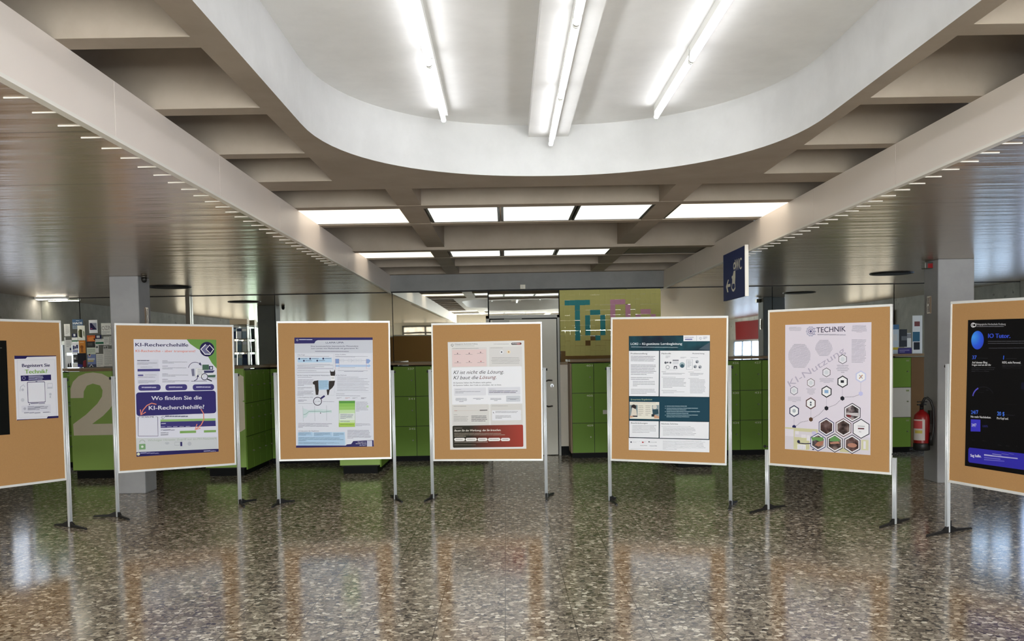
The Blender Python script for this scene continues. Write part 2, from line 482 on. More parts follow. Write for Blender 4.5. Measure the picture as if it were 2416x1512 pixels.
# daylight windows, plus panes added as fill light
DAY_L = daylight('daylight left', 2.6, '#dbe6fa', '#d0deee')
DAY_R = daylight('daylight right', 4.0, '#bcd4ff', '#a9c8ee')
DAY_B = daylight('daylight rear', 3.0, '#e6f0fa', '#a9cfae')
DAY_N = daylight('daylight rear left', 1.5, '#e6f0fa', '#cfe0d2')
DAY_G = daylight('daylight garden', 7.0, '#f2fbff', '#a5d6a0')
DAY_S = daylight('daylight right far', 7.0, '#c3d8ff', '#a9c8ee')
WARM_PANE = daylight('warm daylight and side fill', 1.6, '#f7e8d4', '#dccab0')
SIDE_FILL = daylight('warm side fill', 2.0, '#fff1dc', '#efe0c6')
REAR_FILL = daylight('rear fill daylight', 41.0, '#f4f8ff', '#e2eadf')
def window(n, axis, c, a0, a1, z0, z1, m, bars=3):
    """a framed window on a side wall (axis x) or on the rear wall (axis y)"""
    def bx(bm, a, b_, za, zb, d0, d1):
        s = 1 if c < 0 else -1
        u, v = sorted((c + s * d0, c + s * d1))
        if axis == 'x': add_box(bm, u, v, a, b_, za, zb)
        else: add_box(bm, a, b_, u, v, za, zb)
    bm = bmesh.new()
    for k in range(bars + 1):
        p = a0 + (a1 - a0) * k / bars
        bx(bm, p - .03, p + .03, z0, z1, -.03, .05)
    for z in (z0, z0 + (z1 - z0) * .35, z1): bx(bm, a0 - .03, a1 + .03, z - .03, z + .03, -.03, .051)
    o = struct('window_%d' % n, bm, M_STEEL)
    bm = bmesh.new(); bx(bm, a0, a1, z0, z1, .004, .01)
    obj('pane', bm, m, o)
window(1, 'x', XL, 13.2, 14.33, 0.92, 1.88, DAY_L, 2)
window(2, 'x', XR, 12.95, 14.3, 0.92, 2.08, DAY_R, 2)
window(3, 'x', XL, 1.6, 3.0, 0.5, 2.44, DAY_G, 2)
window(4, 'x', XL, -4.6, -0.6, 0.5, 2.44, DAY_N, 4)
window(5, 'x', XR, -3.6, 2.2, 1.0, 1.8, DAY_S, 5)
window(6, 'y', REAR, -6.5, -4.9, 0.5, 2.44, DAY_N, 2)
window(7, 'y', REAR, -1.9, 4.8, 0.6, 2.44, REAR_FILL, 7)  # unseen rear window, enlarged and brightened to throw frontal fill on boards and columns
window(20, 'y', REAR, -3.7, -2.1, 2.08, 2.44, WARM_PANE, 2)
window(18, 'x', XL, 3.4, 8.6, 0.6, 2.3, SIDE_FILL, 5)  # added, unseen pane: warms the left ceiling and fills the locker end panel
window(19, 'x', XR, 7.2, 9.7, 0.8, 2.3, WARM_PANE, 3)  # added glowing pane, out of view, for the warm streak on the right ceiling
bm = bmesh.new(); add_box(bm, XR - .03, XR, -3.4, 2.2, 1.84, 2.45)
struct('trim_5', bm, M_REDWALL)

# mirror-like glass panes of the back wall
panes = [(XL, -6.53, 1.40), (-6.53, -4.853, 1.40), (-4.853, -3.538, 1.40), (-3.538, -1.733, 1.40), (-1.733, -0.262, 1.40),
         (-0.255, 0.828, 2.17), (0.835, 2.389, 1.40), (2.389, 4.118, 1.40), (4.118, 6.0, 1.40), (6.0, XR, 1.40)]
tilts = [.002, .002, .003, .004, .0065, .0038, .004, .004, .003, .002]
for k, ((a, b_, z0), tl) in enumerate(zip(panes, tilts)):
    bm = bmesh.new(); h = CEIL - .012 - z0
    vs_ = add_box(bm, a + .006, b_ - .006, -.006, .006, -h / 2, h / 2)
    o = struct('window_%d' % (8 + k), bm, M_GLASS)
    o.location = (0, WALL, z0 + h / 2); o.rotation_euler = (tl, 0, 0)
bm = bmesh.new(); add_box(bm, -4.885, -4.82, WALL - .08, WALL - .02, 1.46, CEIL)
struct('trim_6', bm, M_STEEL)
# low wall pieces beside the door
bm = bmesh.new()
add_box(bm, 0.828, .945, WALL - .05, WALL + .02, 0.14, 1.40); add_box(bm, -0.36, -0.30, WALL - .05, WALL + .02, 0.14, 1.40)
add_box(bm, 0.83, .945, WALL - .10, WALL + .02, 1.40, 1.44, 1)
struct('wall_back', bm, [M_LIGHTWALL, M_WOOD])
bm = bmesh.new(); add_box(bm, 0.828, .945, WALL - .055, WALL, 0, .14); add_box(bm, -0.36, -0.30, WALL - .055, WALL, 0, .14)
struct('baseboard_back', bm, M_PLINTH)

# columns
def column(x0, x1, y0, y1):
    bm = bmesh.new(); add_box(bm, x0, x1, y0, y1, 0, CEIL)
    return struct('column', bm, M_COLUMN, bevel=.012)
column(-4.625, -4.285, 10.98, 11.34)
column(4.925, 5.34, 10.62, 10.98)

# ------------------------------------------------------------------ door
M_FRAMED = mat('grey door frame', '#9d9b94', 0.4)
bm = bmesh.new()
for a, b_ in ((-.30, -.25), (.795, .828)): add_box(bm, a, b_, WALL - .06, WALL + .02, 0, 2.17)
add_box(bm, -.30, .828, WALL - .06, WALL + .02, 2.125, 2.17)
door = struct('door_1', bm, M_FRAMED)
obj('door_gap', (lambda b: (add_box(b, -.25, .80, WALL - .004, WALL + .02, 0, 2.13), b)[1])(bmesh.new()), M_DARK, door)
obj('door_leaf', (lambda b: (add_box(b, -.232, .782, WALL - .04, WALL - .005, .012, 2.105), b)[1])(bmesh.new()), M_DOOR, door)
bm = bmesh.new()
pts = [(.69, WALL - .04, 1.16)] + [(.69 - .12 * math.sin(t), WALL - .07 - .02 * math.sin(t), 1.16) for t in (0.3, .8, 1.2)]
pts = [(.70, WALL - .04, 1.16), (.64, WALL - .10, 1.165), (.60, WALL - .11, 1.15), (.585, WALL - .11, 1.11), (.585, WALL - .11, .82), (.60, WALL - .11, .775), (.64, WALL - .10, .76), (.70, WALL - .04, .765)]
add_path(bm, pts, .013)
obj('handle', bm, M_STEEL, door)
bm = bmesh.new(); add_tube(bm, (.70, WALL - .052, 1.08), (.70, WALL - .04, 1.08), .028, 16)
add_box(bm, .694, .706, WALL - .056, WALL - .05, 1.055, 1.09, 1)
obj('lock_cylinder', bm, [M_ALU, M_DARK], door)
bm = bmesh.new(); add_box(bm, -.20, .06, WALL - .09, WALL - .04, 2.03, 2.095); add_box(bm, -.02, .25, WALL - .085, WALL - .07, 2.11, 2.12)
obj('door_closer', bm, M_FRAMED, door)
bm = bmesh.new(); add_box(bm, .875, .945, WALL - .062, WALL - .05, .97, 1.05); add_box(bm, .885, .935, WALL - .067, WALL - .06, .98, 1.04)
tag(obj('light_switch', bm, M_LIGHTWALL, bevel=.003), 'square off-white light switch on the wall right of the grey door', 'switch')

# ------------------------------------------------------------------ lamps
TUBE = emit('fluorescent tube', '#f6f8fc', 11.5)
PANEL = emit('luminous ceiling panel', '#fff2dc', 1.35)
PANEL_C = emit('luminous cool ceiling panel', '#f6f7f0', 1.2)
M_OFF = mat('unlit diffuser', '#5d574c', 0.5, noise=.05)
M_BATTEN = mat('white lamp housing', '#e3e3df', 0.4)
def tube_light(label, x, y0, zb, grp):
    t = thing('fluorescent_light', label, 'ceiling light', (x, y0, zb), 0, grp)
    o = obj('housing', (lambda b: (add_box(b, -.018, .022, .0, 1.18, -.045, 0), b)[1])(bmesh.new()), M_BATTEN, t)
    bm = bmesh.new(); add_tube(bm, (-.006, .02, -.078), (-.006, 1.16, -.078), .0145, 14)
    obj('tube', bm, TUBE, t)
    for y in (.005, 1.16):
        bm = bmesh.new(); add_tube(bm, (-.006, y, -.078), (-.006, y + .015, -.078), .016, 14); add_box(bm, -.018, .006, y - .001, y + .016, -.078, -.04)
        obj('end_cap', bm, M_BATTEN, t)
    return t
rows = [('left', -.375, COVE), ('centre', .345, 3.09), ('right', 1.02, COVE)]
where = {'left': 'left of the central cove box', 'centre': 'under the central cove box', 'right': 'right of the central cove box'}
for nm, x, zb in rows:
    end = 6.6 if nm == 'centre' else 6.22
    for k in range(4):
        lab = 'fluorescent tube light %s, %s' % (where[nm], ('at the far end' if k == 0 else 'second from far end' if k == 1 else 'third from far end' if k == 2 else 'fourth from far end' if k == 3 else 'fifth from far end'))
        tube_light(lab, x, end - 1.185 * (k + 1), zb, 'tube lights in the white cove')

def panel_light(label, x0, x1, y0, y1, m, grp):
    w, d = x1 - x0, y1 - y0
    t = thing('ceiling_light', label, 'ceiling light', ((x0 + x1) / 2, (y0 + y1) / 2, RIB + .012), 0, grp)
    bm = bmesh.new(); add_box(bm, -w / 2 + .012, w / 2 - .012, -d / 2 + .006, d / 2 - .006, 0, .01)
    obj('diffuser', bm, m, t)
    bm = bmesh.new()
    for a, b_, c, e in ((-w / 2, -w / 2 + .02, -d / 2, d / 2), (w / 2 - .02, w / 2, -d / 2, d / 2), (-w / 2, w / 2, -d / 2, -d / 2 + .006), (-w / 2, w / 2, d / 2 - .006, d / 2)):
        add_box(bm, a, b_, c, e, -.004, .05)
    obj('frame', bm, M_BLACK, t)
r1 = [(-2.1, -.875, PANEL, 'wide glowing panel beside the left fascia beam'), (-.675, -.035, PANEL_C, 'left one of the three glowing panels'), (-.02, .635, PANEL_C, 'middle one of the three glowing panels'),
      (.65, 1.305, PANEL_C, 'right one of the three glowing panels'), (1.515, 2.8, PANEL, 'wide glowing panel beside the right fascia beam')]
for (a, b_, m, l) in r1: panel_light(l + ' in the row next to the cove', a, b_, 8.055, 8.955, m, 'ceiling panels of the near row')
for i, (a, b_, m, l) in enumerate(r1):
    if i == 4: l, m = 'unlit dark panel beside the right fascia beam', M_OFF
    panel_light(l + ' in the row close to the glass wall', a, b_, 11.055, 12.015, m, 'ceiling panels of the far row')
for j, (ya, yb, rn) in enumerate(((-1.6, -.75, 'nearer'), (-4.42, -3.6, 'farther'))):
    for (a, b_, m, l) in r1:
        panel_light(l.replace('beside', 'mirrored beside').replace('three glowing panels', 'three panels mirrored in the glass') + ', %s row' % rn, a, b_, ya, yb, m, 'ceiling panels seen in the glass')

t = thing('ceiling_light', 'short bright strip light in the ceiling corner above the notices at left', 'ceiling light', (-6.86, 14.22, CEIL), 0)
box_obj('housing', (-.24, .24, -.05, .05, -.03, 0), M_BATTEN, t, .004)
box_obj('diffuser', (-.22, .22, -.04, .04, -.036, -.03), emit('strip light', '#fff6e6', 30.0), t)

# ------------------------------------------------------------------ lockers
DW, DH = .33, .447
def door_mesh():
    bm = bmesh.new(); add_box(bm, .004, DW - .004, -.018, 0, .004, DH - .004); return me_of('locker door', bm, M_GREEN)
def lock_mesh():
    bm = bmesh.new(); add_tube(bm, (0, 0, 0), (0, -.02, 0), .011, 12); add_tube(bm, (0, -.02, 0), (0, -.03, 0), .007, 10); return me_of('locker lock', bm, mat('locker lock metal', '#7d8468', .4, .4))
def plate_mesh():
    bm = bmesh.new(); add_box(bm, -.045, .0, -.0195, -.018, 0, .024); return me_of('number plate', bm, mat('blank plate', '#8a9663', .5))
ME_DOOR, ME_LOCK, ME_PLATE = door_mesh(), lock_mesh(), plate_mesh()
ME_DOORW = ME_DOOR.copy(); ME_DOORW.materials.clear(); ME_DOORW.materials.append(M_WHITE)

_tc = {}
def text_mesh_data(s, bold=0.0, shear=0.0):
    key = (s, 0, shear)
    if key in _tc: return _tc[key]
    cu = bpy.data.curves.new('txt', 'FONT'); cu.body = s; cu.size = 1; cu.resolution_u = 3; cu.shear = shear
    o = bpy.data.objects.new('txt', cu); COL.objects.link(o)
    dg = bpy.context.evaluated_depsgraph_get(); dg.update()
    ev = o.evaluated_get(dg); me = ev.to_mesh()
    vs = [(v.co.x, v.co.y) for v in me.vertices]; fs = [tuple(p.vertices) for p in me.polygons]
    ev.to_mesh_clear(); bpy.data.objects.remove(o); bpy.data.curves.remove(cu)
    _tc[key] = (vs, fs); return _tc[key]

def add_text(bm, s, place, mi=0, bold=0.0, shear=0.0):
    """place maps normalised text coordinates (0..1 along width, cap heights up) to 3-D"""
    vs, fs = text_mesh_data(s, bold, shear)
    x0 = min(v[0] for v in vs); x1 = max(v[0] for v in vs)
    for q, (ox, oy) in enumerate(((0, 0),) if bold <= .004 else ((-bold, -bold * .4), (0, 0), (bold, bold * .4), (-bold, bold * .4), (bold, -bold * .4))):
        V = []
        for x, y in vs:
            p = place((x + ox - x0) / (x1 - x0), (y + oy) / 0.72)
            V.append(bm.verts.new((p[0], p[1] - .00012 * q, p[2])))
        for f in fs:
            try: bm.faces.new([V[i] for i in f]).material_index = mi
            except ValueError: pass
M_NUM = mat('locker number paint', '#cfd2b4', .5)

def locker_doors(parent, ncol, z0, numbers=None, white=(), M=None, skip_plate=False):
    for r in range(3):
        for c in range(ncol):
            d = obj('door', ME_DOORW if (c, r) in white else ME_DOOR, None, parent)
            d.location = (c * DW, 0, z0 + (2 - r) * DH)
            if (c, r) in white: d['label'] = 'white locker door'
            l = obj('lock', ME_LOCK, None, d); l.location = (DW - .055, -.018, DH * .53)
            if numbers:
                s = str(numbers + r * 4 + c)
                bm = bmesh.new()
                add_text(bm, s, lambda u, v: (DW - .112 + u * .094, -.0195, DH - .052 + v * .030), 0, .01)
                obj('number', bm, M_NUM, d, normals=False)
            elif not skip_plate:
                p = obj('number_plate', ME_PLATE, None, d); p.location = (DW - .03, 0, DH - .06)

def bank(label, x0, ncol, y=13.9, numbers=None, white=(), rot=0, loc=None, depth=.49, side_wood=0):
    t = thing('locker_cabinet', label, 'lockers', loc or (x0, y, 0), rot, 'green locker banks')
    w = ncol * DW
    box_obj('carcass', (-.002 - side_wood, w + .002, .004, depth, .078, .08 + 3 * DH), mat('locker carcass', '#16180f', .6) if not side_wood else M_WOOD, t)
    if side_wood: box_obj('carcass_front', (0, w, .0, .004, .08, .08 + 3 * DH), mat('locker carcass', '#16180f', .6), t)
    box_obj('plinth', (0, w, .03, depth, 0, .078), M_PLINTH, t)
    locker_doors(t, ncol, .08, numbers, white)
    return t
bank('green locker bank at far left, left of the island with the big digit 2', -7.1, 4)
bank('green locker bank in the recess between the islands numbered 2 and 3', -5.15, 3)
bank('green locker bank in the recess right of the island with the digit 3', -3.51, 4)
bank('green locker bank numbered 337 to 348 left of the grey door', -1.685, 4, numbers=337)
b401 = bank('green locker bank numbered 401 to 412 right of the grey door', 0.97, 4, numbers=401, side_wood=.018)
bank('dark green locker bank numbered 425 to 436 under the WC sign', 2.82, 4, numbers=425)
bF = bank('green locker bank with one white door beside the right column', 6.04 - 4 * DW, 4, white=((3, 1),))
box_obj('side_panel', (4 * DW + .004, 4 * DW + .26, -.01, .49, .08, .08 + 3 * DH), M_BROWN, bF)
for ch in b401.children:
    if ch.name.startswith('door') and abs(ch.location.x - DW) < .01 and abs(ch.location.z - (.08 + DH)) < .01:
        bm = bmesh.new(); add_box(bm, .13, .21, -.0195, -.018, .13, .19)
        obj('sticker', bm, M_WHITE, ch)

# islands: end panel with a big digit, doors on the right flank
def island(label, x0, x1, digit, digit_px, flank=1):
    t = thing('locker_island', label, 'lockers', (x0, 12.5, 0), 0, 'locker islands')
    w = x1 - x0
    box_obj('carcass', (.02, w - .02, .025, 1.335, .10, 1.43), mat('locker carcass', '#16180f', .6), t)
    box_obj('plinth', (.04, w - .04, .03, 1.335, 0, .10), M_PLINTH, t)
    ep = box_obj('end_panel', (0, w, 0, .03, .115, 1.44), M_PANEL, t, .002)
    if digit:
        bm = bmesh.new()
        a, b_, za, zb = digit_px
        if digit == '2':                              # broad figure with a flat cut terminal
            pts = [(500, 568), (502, 500), (520, 450), (560, 410), (610, 390), (660, 385), (720, 395), (770, 425), (800, 480), (808, 540), (795, 600), (765, 650), (715, 702), (640, 758),
                   (815, 758), (815, 840), (512, 840), (510, 757), (600, 690), (680, 612), (714, 560), (720, 515), (704, 480), (655, 465), (614, 480), (592, 520), (588, 568)]
            P3 = [Vector(((x - 497) / 511, -.0012, za + (840 - y) * (zb - za) / 455)) for x, y in pts]
            V = [bm.verts.new(p) for p in P3]
            for tri in tessellate_polygon([[Vector((p.x, p.z, 0)) for p in P3]]): bm.faces.new([V[i] for i in tri])
        else: add_text(bm, digit, lambda u, v: (a + u * (b_ - a), -.0012, za + v * (zb - za)), 0, .025)
        # clip to the panel so that the big figure runs off its edge
        geom = bm.verts[:] + bm.edges[:] + bm.faces[:]
        for co, no in (((w - .0005, 0, 0), (1, 0, 0)), ((.0005, 0, 0), (-1, 0, 0)), ((0, 0, 1.4395), (0, 0, 1))):
            bmesh.ops.bisect_plane(bm, geom=bm.verts[:] + bm.edges[:] + bm.faces[:], plane_co=co, plane_no=no, clear_outer=True)
        obj('digit', bm, M_CREAM, ep, normals=False)
    # flank doors
    sgn = flank
    for r in range(3):
        for c in range(4):
            d = obj('door', ME_DOOR, None, t)
            if sgn > 0: d.location = (w - .004, .012 + c * DW, .08 + (2 - r) * DH); d.rotation_euler = (0, 0, PI / 2)
            else: d.location = (.004, .012 + (c + 1) * DW, .08 + (2 - r) * DH); d.rotation_euler = (0, 0, -PI / 2)
            l = obj('lock', ME_LOCK, None, d); l.location = (DW - .055, -.018, DH * .53)
            p = obj('number_plate', ME_PLATE, None, d); p.location = (DW - .03, 0, DH - .06)
    return t
island('locker island with a big cream digit 2 on its green end', -5.84, -5.27, '2', (.005, .60, .585, 1.425))
island('locker island with a big cream digit 3 on its green end', -4.06, -3.515, '3', (-.02, .62, .585, 1.42))
island('locker island whose green end shows under the llama poster board', -2.26, -1.72, None, None)
island('locker island behind the board with the dark blue-green poster', 2.26, 2.79, None, None, -1)
# continuous worktops
bm = bmesh.new()
add_box(bm, XL, -.36, 13.87, WALL - .03, 1.4425, 1.475)
for a, b_ in ((-5.85, -5.26), (-4.07, -3.505), (-2.27, -1.71)): add_box(bm, a, b_, 12.48, 13.872, 1.4425, 1.475)
tag(obj('worktop', bm, M_WOOD), 'brown wooden worktop over the lockers left of the grey door', 'worktop')
bm = bmesh.new()
add_box(bm, .95, 6.33, 13.87, WALL - .03, 1.4425, 1.475); add_box(bm, 2.25, 2.8, 12.48, 13.872, 1.4425, 1.475)
tag(obj('worktop', bm, M_WOOD), 'brown wooden worktop over the lockers right of the grey door', 'worktop')

# ------------------------------------------------------------------ posters: a small drawing kit
class Sheet:
    """flat printed sheet; drawing coordinates are those of a plan with the four given corners"""
    def __init__(self, w, h, tl, tr, bl, br, base='#e9e9ef', thick=.002):
        self.w, self.h = w, h
        src = [tl, tr, bl, br]; dst = [(0, 0), (1, 0), (0, 1), (1, 1)]
        A, B = [], []
        for (x, y), (s, t) in zip(src, dst):
            A += [[x, y, 1, 0, 0, 0, -s * x, -s * y], [0, 0, 0, x, y, 1, -t * x, -t * y]]; B += [s, t]
        self.H = np.append(np.linalg.solve(np.array(A, float), np.array(B, float)), 1).reshape(3, 3)
        self.px = math.dist(tl, tr); self.py = math.dist(tl, bl)
        self.bm = bmesh.new(); self.mats = []; self.layers = []
        add_box(self.bm, -w / 2, w / 2, 0, thick, -h / 2, h / 2, self.mi(base))
    def mi(self, h):
        m = h if isinstance(h, bpy.types.Material) else ink(h)
        if m not in self.mats: self.mats.append(m)
        return self.mats.index(m)
    def st(self, x, y):
        q = self.H @ np.array([x, y, 1.0]); return q[0] / q[2], q[1] / q[2]
    def pt(self, x, y):
        s, t = self.st(x, y); return ((s - .5) * self.w, self.off, (.5 - t) * self.h)
    def layer(self):
        self.off = 0.0; self.cur = []; self.layers.append(self.cur)
    def raw(self, pts, col):
        V = [self.bm.verts.new(p) for p in pts]; self.cur.extend(V)
        f = self.bm.faces.new(V); f.material_index = self.mi(col)
        f.normal_update()
        if f.normal.y > 0: f.normal_flip()
    def cl(self, s): return min(1, max(0, s))
    def poly(self, pts, col):
        self.layer(); self.raw([self.pt(*p) for p in pts], col)
    def rect(self, x0, y0, x1, y1, col, new=True):
        if new: self.layer()
        (s0, t0), (s1, t1) = self.st(x0, y0), self.st(x1, y1)
        s0, s1, t0, t1 = map(self.cl, (s0, s1, t0, t1))
        P = lambda s, t: ((s - .5) * self.w, self.off, (.5 - t) * self.h)
        self.raw([P(s0, t0), P(s1, t0), P(s1, t1), P(s0, t1)], col)
    def rr(self, x0, y0, x1, y1, r, col):
        self.layer()
        (s0, t0), (s1, t1) = self.st(x0, y0), self.st(x1, y1)
        k = r / self.px * self.w
        a0, a1, b0, b1 = (s0 - .5) * self.w, (s1 - .5) * self.w, (.5 - t1) * self.h, (.5 - t0) * self.h
        pts = []
        for cx, cy, st in ((a1 - k, b1 - k, 0), (a0 + k, b1 - k, 90), (a0 + k, b0 + k, 180), (a1 - k, b0 + k, 270)):
            for i in range(6):
                t = math.radians(st + 18 * i); pts.append((cx + k * math.cos(t), self.off, cy + k * math.sin(t)))
        self.raw(pts, col)
    def ngon(self, cx, cy, r, col, n=28, rot=0.0, ry=None):
        self.layer(); c = self.pt(cx, cy); k = r / self.px * self.w; ky = (ry or r) / self.px * self.w
        self.raw([(c[0] + k * math.cos(rot + 2 * PI * i / n), self.off, c[2] + ky * math.sin(rot + 2 * PI * i / n)) for i in range(n)], col)
    def hexa(self, cx, cy, r, col): self.ngon(cx, cy, r, col, 6, PI / 2)
    def line(self, pts, th, col, closed=False):
        self.layer()
        P = [Vector(self.pt(*p)) for p in pts]; k = th / self.px * self.w / 2
        m = len(P); L, R = [], []
        for i in range(m):
            a = P[i - 1] if (i > 0 or closed) else P[i]; b_ = P[(i + 1) % m] if (i < m - 1 or closed) else P[i]
            d = (b_ - a).normalized(); nn = Vector((-d.z, 0, d.x)) * k
            L.append(P[i] + nn); R.append(P[i] - nn)
        for i in range(m if closed else m - 1):
            j = (i + 1) % m
            self.raw([L[i], L[j], R[j], R[i]], col)
    def arc(self, cx, cy, r, th, col, a0=0, a1=360, n=28):
        pts = [(cx + r * math.cos(math.radians(a0 + (a1 - a0) * i / n)), cy - r * math.sin(math.radians(a0 + (a1 - a0) * i / n))) for i in range(n + (0 if a1 - a0 == 360 else 1))]
        self.line(pts, th, col, a1 - a0 == 360)
    def text(self, s, x0, y0, x1, y1, cap, col, bold=.01, shear=0.0):
        """text from (x0,y0) to (x1,y1) along its baseline, cap height in plan units"""
        self.layer()
        A, B = Vector(self.pt(x0, y0)), Vector(self.pt(x1, y1)); d = B - A
        up = Vector((-d.z, 0, d.x)).normalized() * (cap / self.py * self.h)
        mi = self.mi(col)
        vs, fs = text_mesh_data(s, bold, shear)
        xa = min(v[0] for v in vs); xb = max(v[0] for v in vs)
        for ox, oy in (((0, 0),) if bold <= .004 else ((-bold, -bold * .3), (0, 0), (bold, bold * .3))):
            self.layer()
            V = [self.bm.verts.new(A + d * ((x + ox - xa) / (xb - xa)) + up * ((y + oy) / .72)) for x, y in vs]; self.cur.extend(V)
            for f in fs:
                try: fc = self.bm.faces.new([V[i] for i in f])
                except ValueError: continue
                fc.material_index = mi; fc.normal_update()
                if fc.normal.y > 0: fc.normal_flip()
    def lines(self, x0, y0, x1, y1, n, col, last=.6, th=.36, centre=False, rag=.12):
        """a block of n lines of small print"""
        self.layer(); step = (y1 - y0) / n
        for i in range(n):
            yy = y0 + i * step; full = (x1 - x0) * ((last if i == n - 1 else 1) - random.random() * rag)
            xs = x0 + ((x1 - x0) - full) / 2 if centre else x0
            xe = xs + full; x = xs
            while x < xe - 2:                         # words
                wl = min(random.uniform(26, 90), xe - x)
                self.rect(x, yy, x + wl, yy + step * th, col, False); x += wl + step * .13
    def build(self, name, label, cat, mtx, group=None):
        done = []                                    # every print layer lies just over the layers it overlaps
        for L_ in self.layers:
            if not L_: continue
            a, b_ = min(v.co.x for v in L_), max(v.co.x for v in L_); c, d = min(v.co.z for v in L_), max(v.co.z for v in L_)
            lev = 1 + max((q[4] for q in done if q[0] <= b_ and q[1] >= a and q[2] <= d and q[3] >= c), default=0)
            done.append((a, b_, c, d, lev))
            for v in L_: v.co.y = -.0001 - .00007 * lev
        o = obj(name, self.bm, self.mats, normals=False); o.matrix_world = mtx
        return tag(o, label, cat, group)

# ------------------------------------------------------------------ pin boards
BOARDS = {  # x, y, yaw, top, lean
    1: (-4.4924, 8.2682, 0.9948, 1.9501, -.0016), 2: (-3.4098, 9.6665, 0.6127, 1.9341, -.0115), 3: (-1.8539, 10.062, 0.1203, 1.9534, -.0093),
    4: (-0.2106, 10.1019, -0.0716, 1.9095, -.0070), 5: (1.6509, 9.5329, -0.3604, 1.9164, -.0182), 6: (2.9596, 8.5809, -0.793, 1.9386, -.0025),
    7: (3.8758, 7.1369, -1.2325, 1.9159, -.0169)}
BLAB = {1: 'cork pinboard on a stand at the left edge, with the small white Technik poster', 2: 'cork pinboard on a stand holding the KI-Recherchehilfe poster',
        3: 'cork pinboard on a stand holding the LLAMA LIMA poster', 4: 'cork pinboard on a stand in front of the grey door',
        5: 'cork pinboard on a stand holding the dark blue-green LOKI poster', 6: 'cork pinboard on short legs holding the pale TECHNIK poster',
        7: 'cork pinboard on a stand at the right edge, holding a black poster'}
# feet: arms as (dx, dy) in the floor plane, for the left and the right post
FEET = {1: ([(-.2, .1), (.2, -.12)], [(-.18, .08), (.24, -.18)]), 2: ([(-.25, .02), (.2, -.22)], [(.12, .22), (.12, -.25)]),
        3: ([(.0, -.3), (.14, .12)], [(.1, -.25), (-.08, .24)]), 4: ([(-.07, -.24), (.03, .25)], [(-.01, -.26), (.09, .26)]),
        5: ([(.03, -.32), (.07, .14)], [(-.09, -.3), (.11, .2)]), 6: ([(-.23, -.21), (.21, .15)], [(-.2, -.17), (.21, .2)]),
        7: ([(-.26, -.17), (.25, .12)], [(-.2, -.2), (.2, .2)])}
def board_mtx(b):
    x, y, a, zt, ro = BOARDS[b]
    return Matrix.Translation((x, y, 0)) @ Matrix.Rotation(a, 4, 'Z')
def face_mtx(b):
    return board_mtx(b) @ Matrix.Translation((0, 0, BOARDS[b][3] - .75)) @ Matrix.Rotation(-BOARDS[b][4], 4, 'Y')
def foot_mesh(arms):
    bm = bmesh.new()
    add_box(bm, -.013, .013, -.006, .02, .005, .10)
    for dx, dy in arms:
        L_ = math.hypot(dx, dy); M = Matrix.Rotation(math.atan2(dy, dx), 4, 'Z')
        prof = [(0, .062, .0), (.035, .052, .0), (.09, .028, .003), (L_ - .01, .019, .004), (L_, .014, .0)]
        sec = []
        for s, zt, zb in prof:
            hw = .013 if s < .08 else .010
            sec.append([bm.verts.new(M @ Vector((s, yy, zz))) for yy, zz in ((-hw, zb), (hw, zb), (hw, zt), (-hw, zt))])
        for p, q in zip(sec, sec[1:]):
            for k in range(4): bm.faces.new((p[k], p[(k + 1) % 4], q[(k + 1) % 4], q[k]))
        bm.faces.new(sec[0]); bm.faces.new(sec[-1][::-1])
    return bm
for b, (x, y, a, zt, ro) in BOARDS.items():
    t = thing('pinboard', BLAB[b], 'pinboard', (x, y, 0), a, 'pinboards on stands')
    M = Matrix.Translation((0, 0, zt - .75)) @ Matrix.Rotation(-ro, 4, 'Y')
    bm = bmesh.new()
    for d in ((-.6, .6, .728, .75), (-.6, .6, -.75, -.728), (-.6, -.583, -.728, .728), (.583, .6, -.728, .728)):
        add_box(bm, d[0], d[1], -.016, .016, d[2], d[3], 0, M)
    obj('frame', bm, M_FRAME, t, .003)
    bm = bmesh.new(); add_box(bm, -.583, .583, -.011, .011, -.728, .728, 0, M)
    obj('cork_panel', bm, M_CORK, t)
    ptop = .59 if b == 6 else 1.412
    R = Matrix.Rotation(-a, 3, 'Z')
    for s, arms in zip((-1, 1), FEET[b]):
        bm = bmesh.new(); px = s * .622
        add_box(bm, px - .017, px + .017, -.012, .012, .004, ptop)
        add_tube(bm, (px - .0085, -.012, .004), (px - .0085, -.012, ptop), .0085, 10); add_tube(bm, (px + .0085, -.012, .004), (px + .0085, -.012, ptop), .0085, 10)
        p = obj('post', bm, M_ALU, t)
        la = []
        for dx, dy in arms:
            v = R @ Vector((dx, dy, 0)); la.append((v.x, v.y))
        f = obj('foot', foot_mesh(la), M_FOOT, p, .003); f.location = (px, .012, 0)
        bm = bmesh.new(); kz = ptop - .02 if b != 6 else ptop + .03
        add_tube(bm, (s * .600, .0, kz), (s * .652, .0, kz), .006, 10); add_tube(bm, (s * .641, .0, kz), (s * .655, .0, kz), .013, 12)
        obj('clamp_knob', bm, M_BLACK, p)

def on_board(b, u, v, rot=0.0):
    return face_mtx(b) @ Matrix.Translation((u, -.0135, v)) @ Matrix.Rotation(rot, 4, 'Y')

NAVY, GREY, LG, DG = '#2b2558', '#8b8b97', '#b9bac4', '#55555f'
def logo(S, x, y, k, col, bg=None):
    """the double angular ring mark"""
    S.line([(x - .15 * k, y - .85 * k), (x - .95 * k, y), (x - .15 * k, y + .9 * k), (x + .35 * k, y + .9 * k)], .2 * k, col)
    S.line([(x + .35 * k, y - .85 * k), (x - .3 * k, y), (x + .35 * k, y + .85 * k), (x + 1.0 * k, y)], .2 * k, col, True)

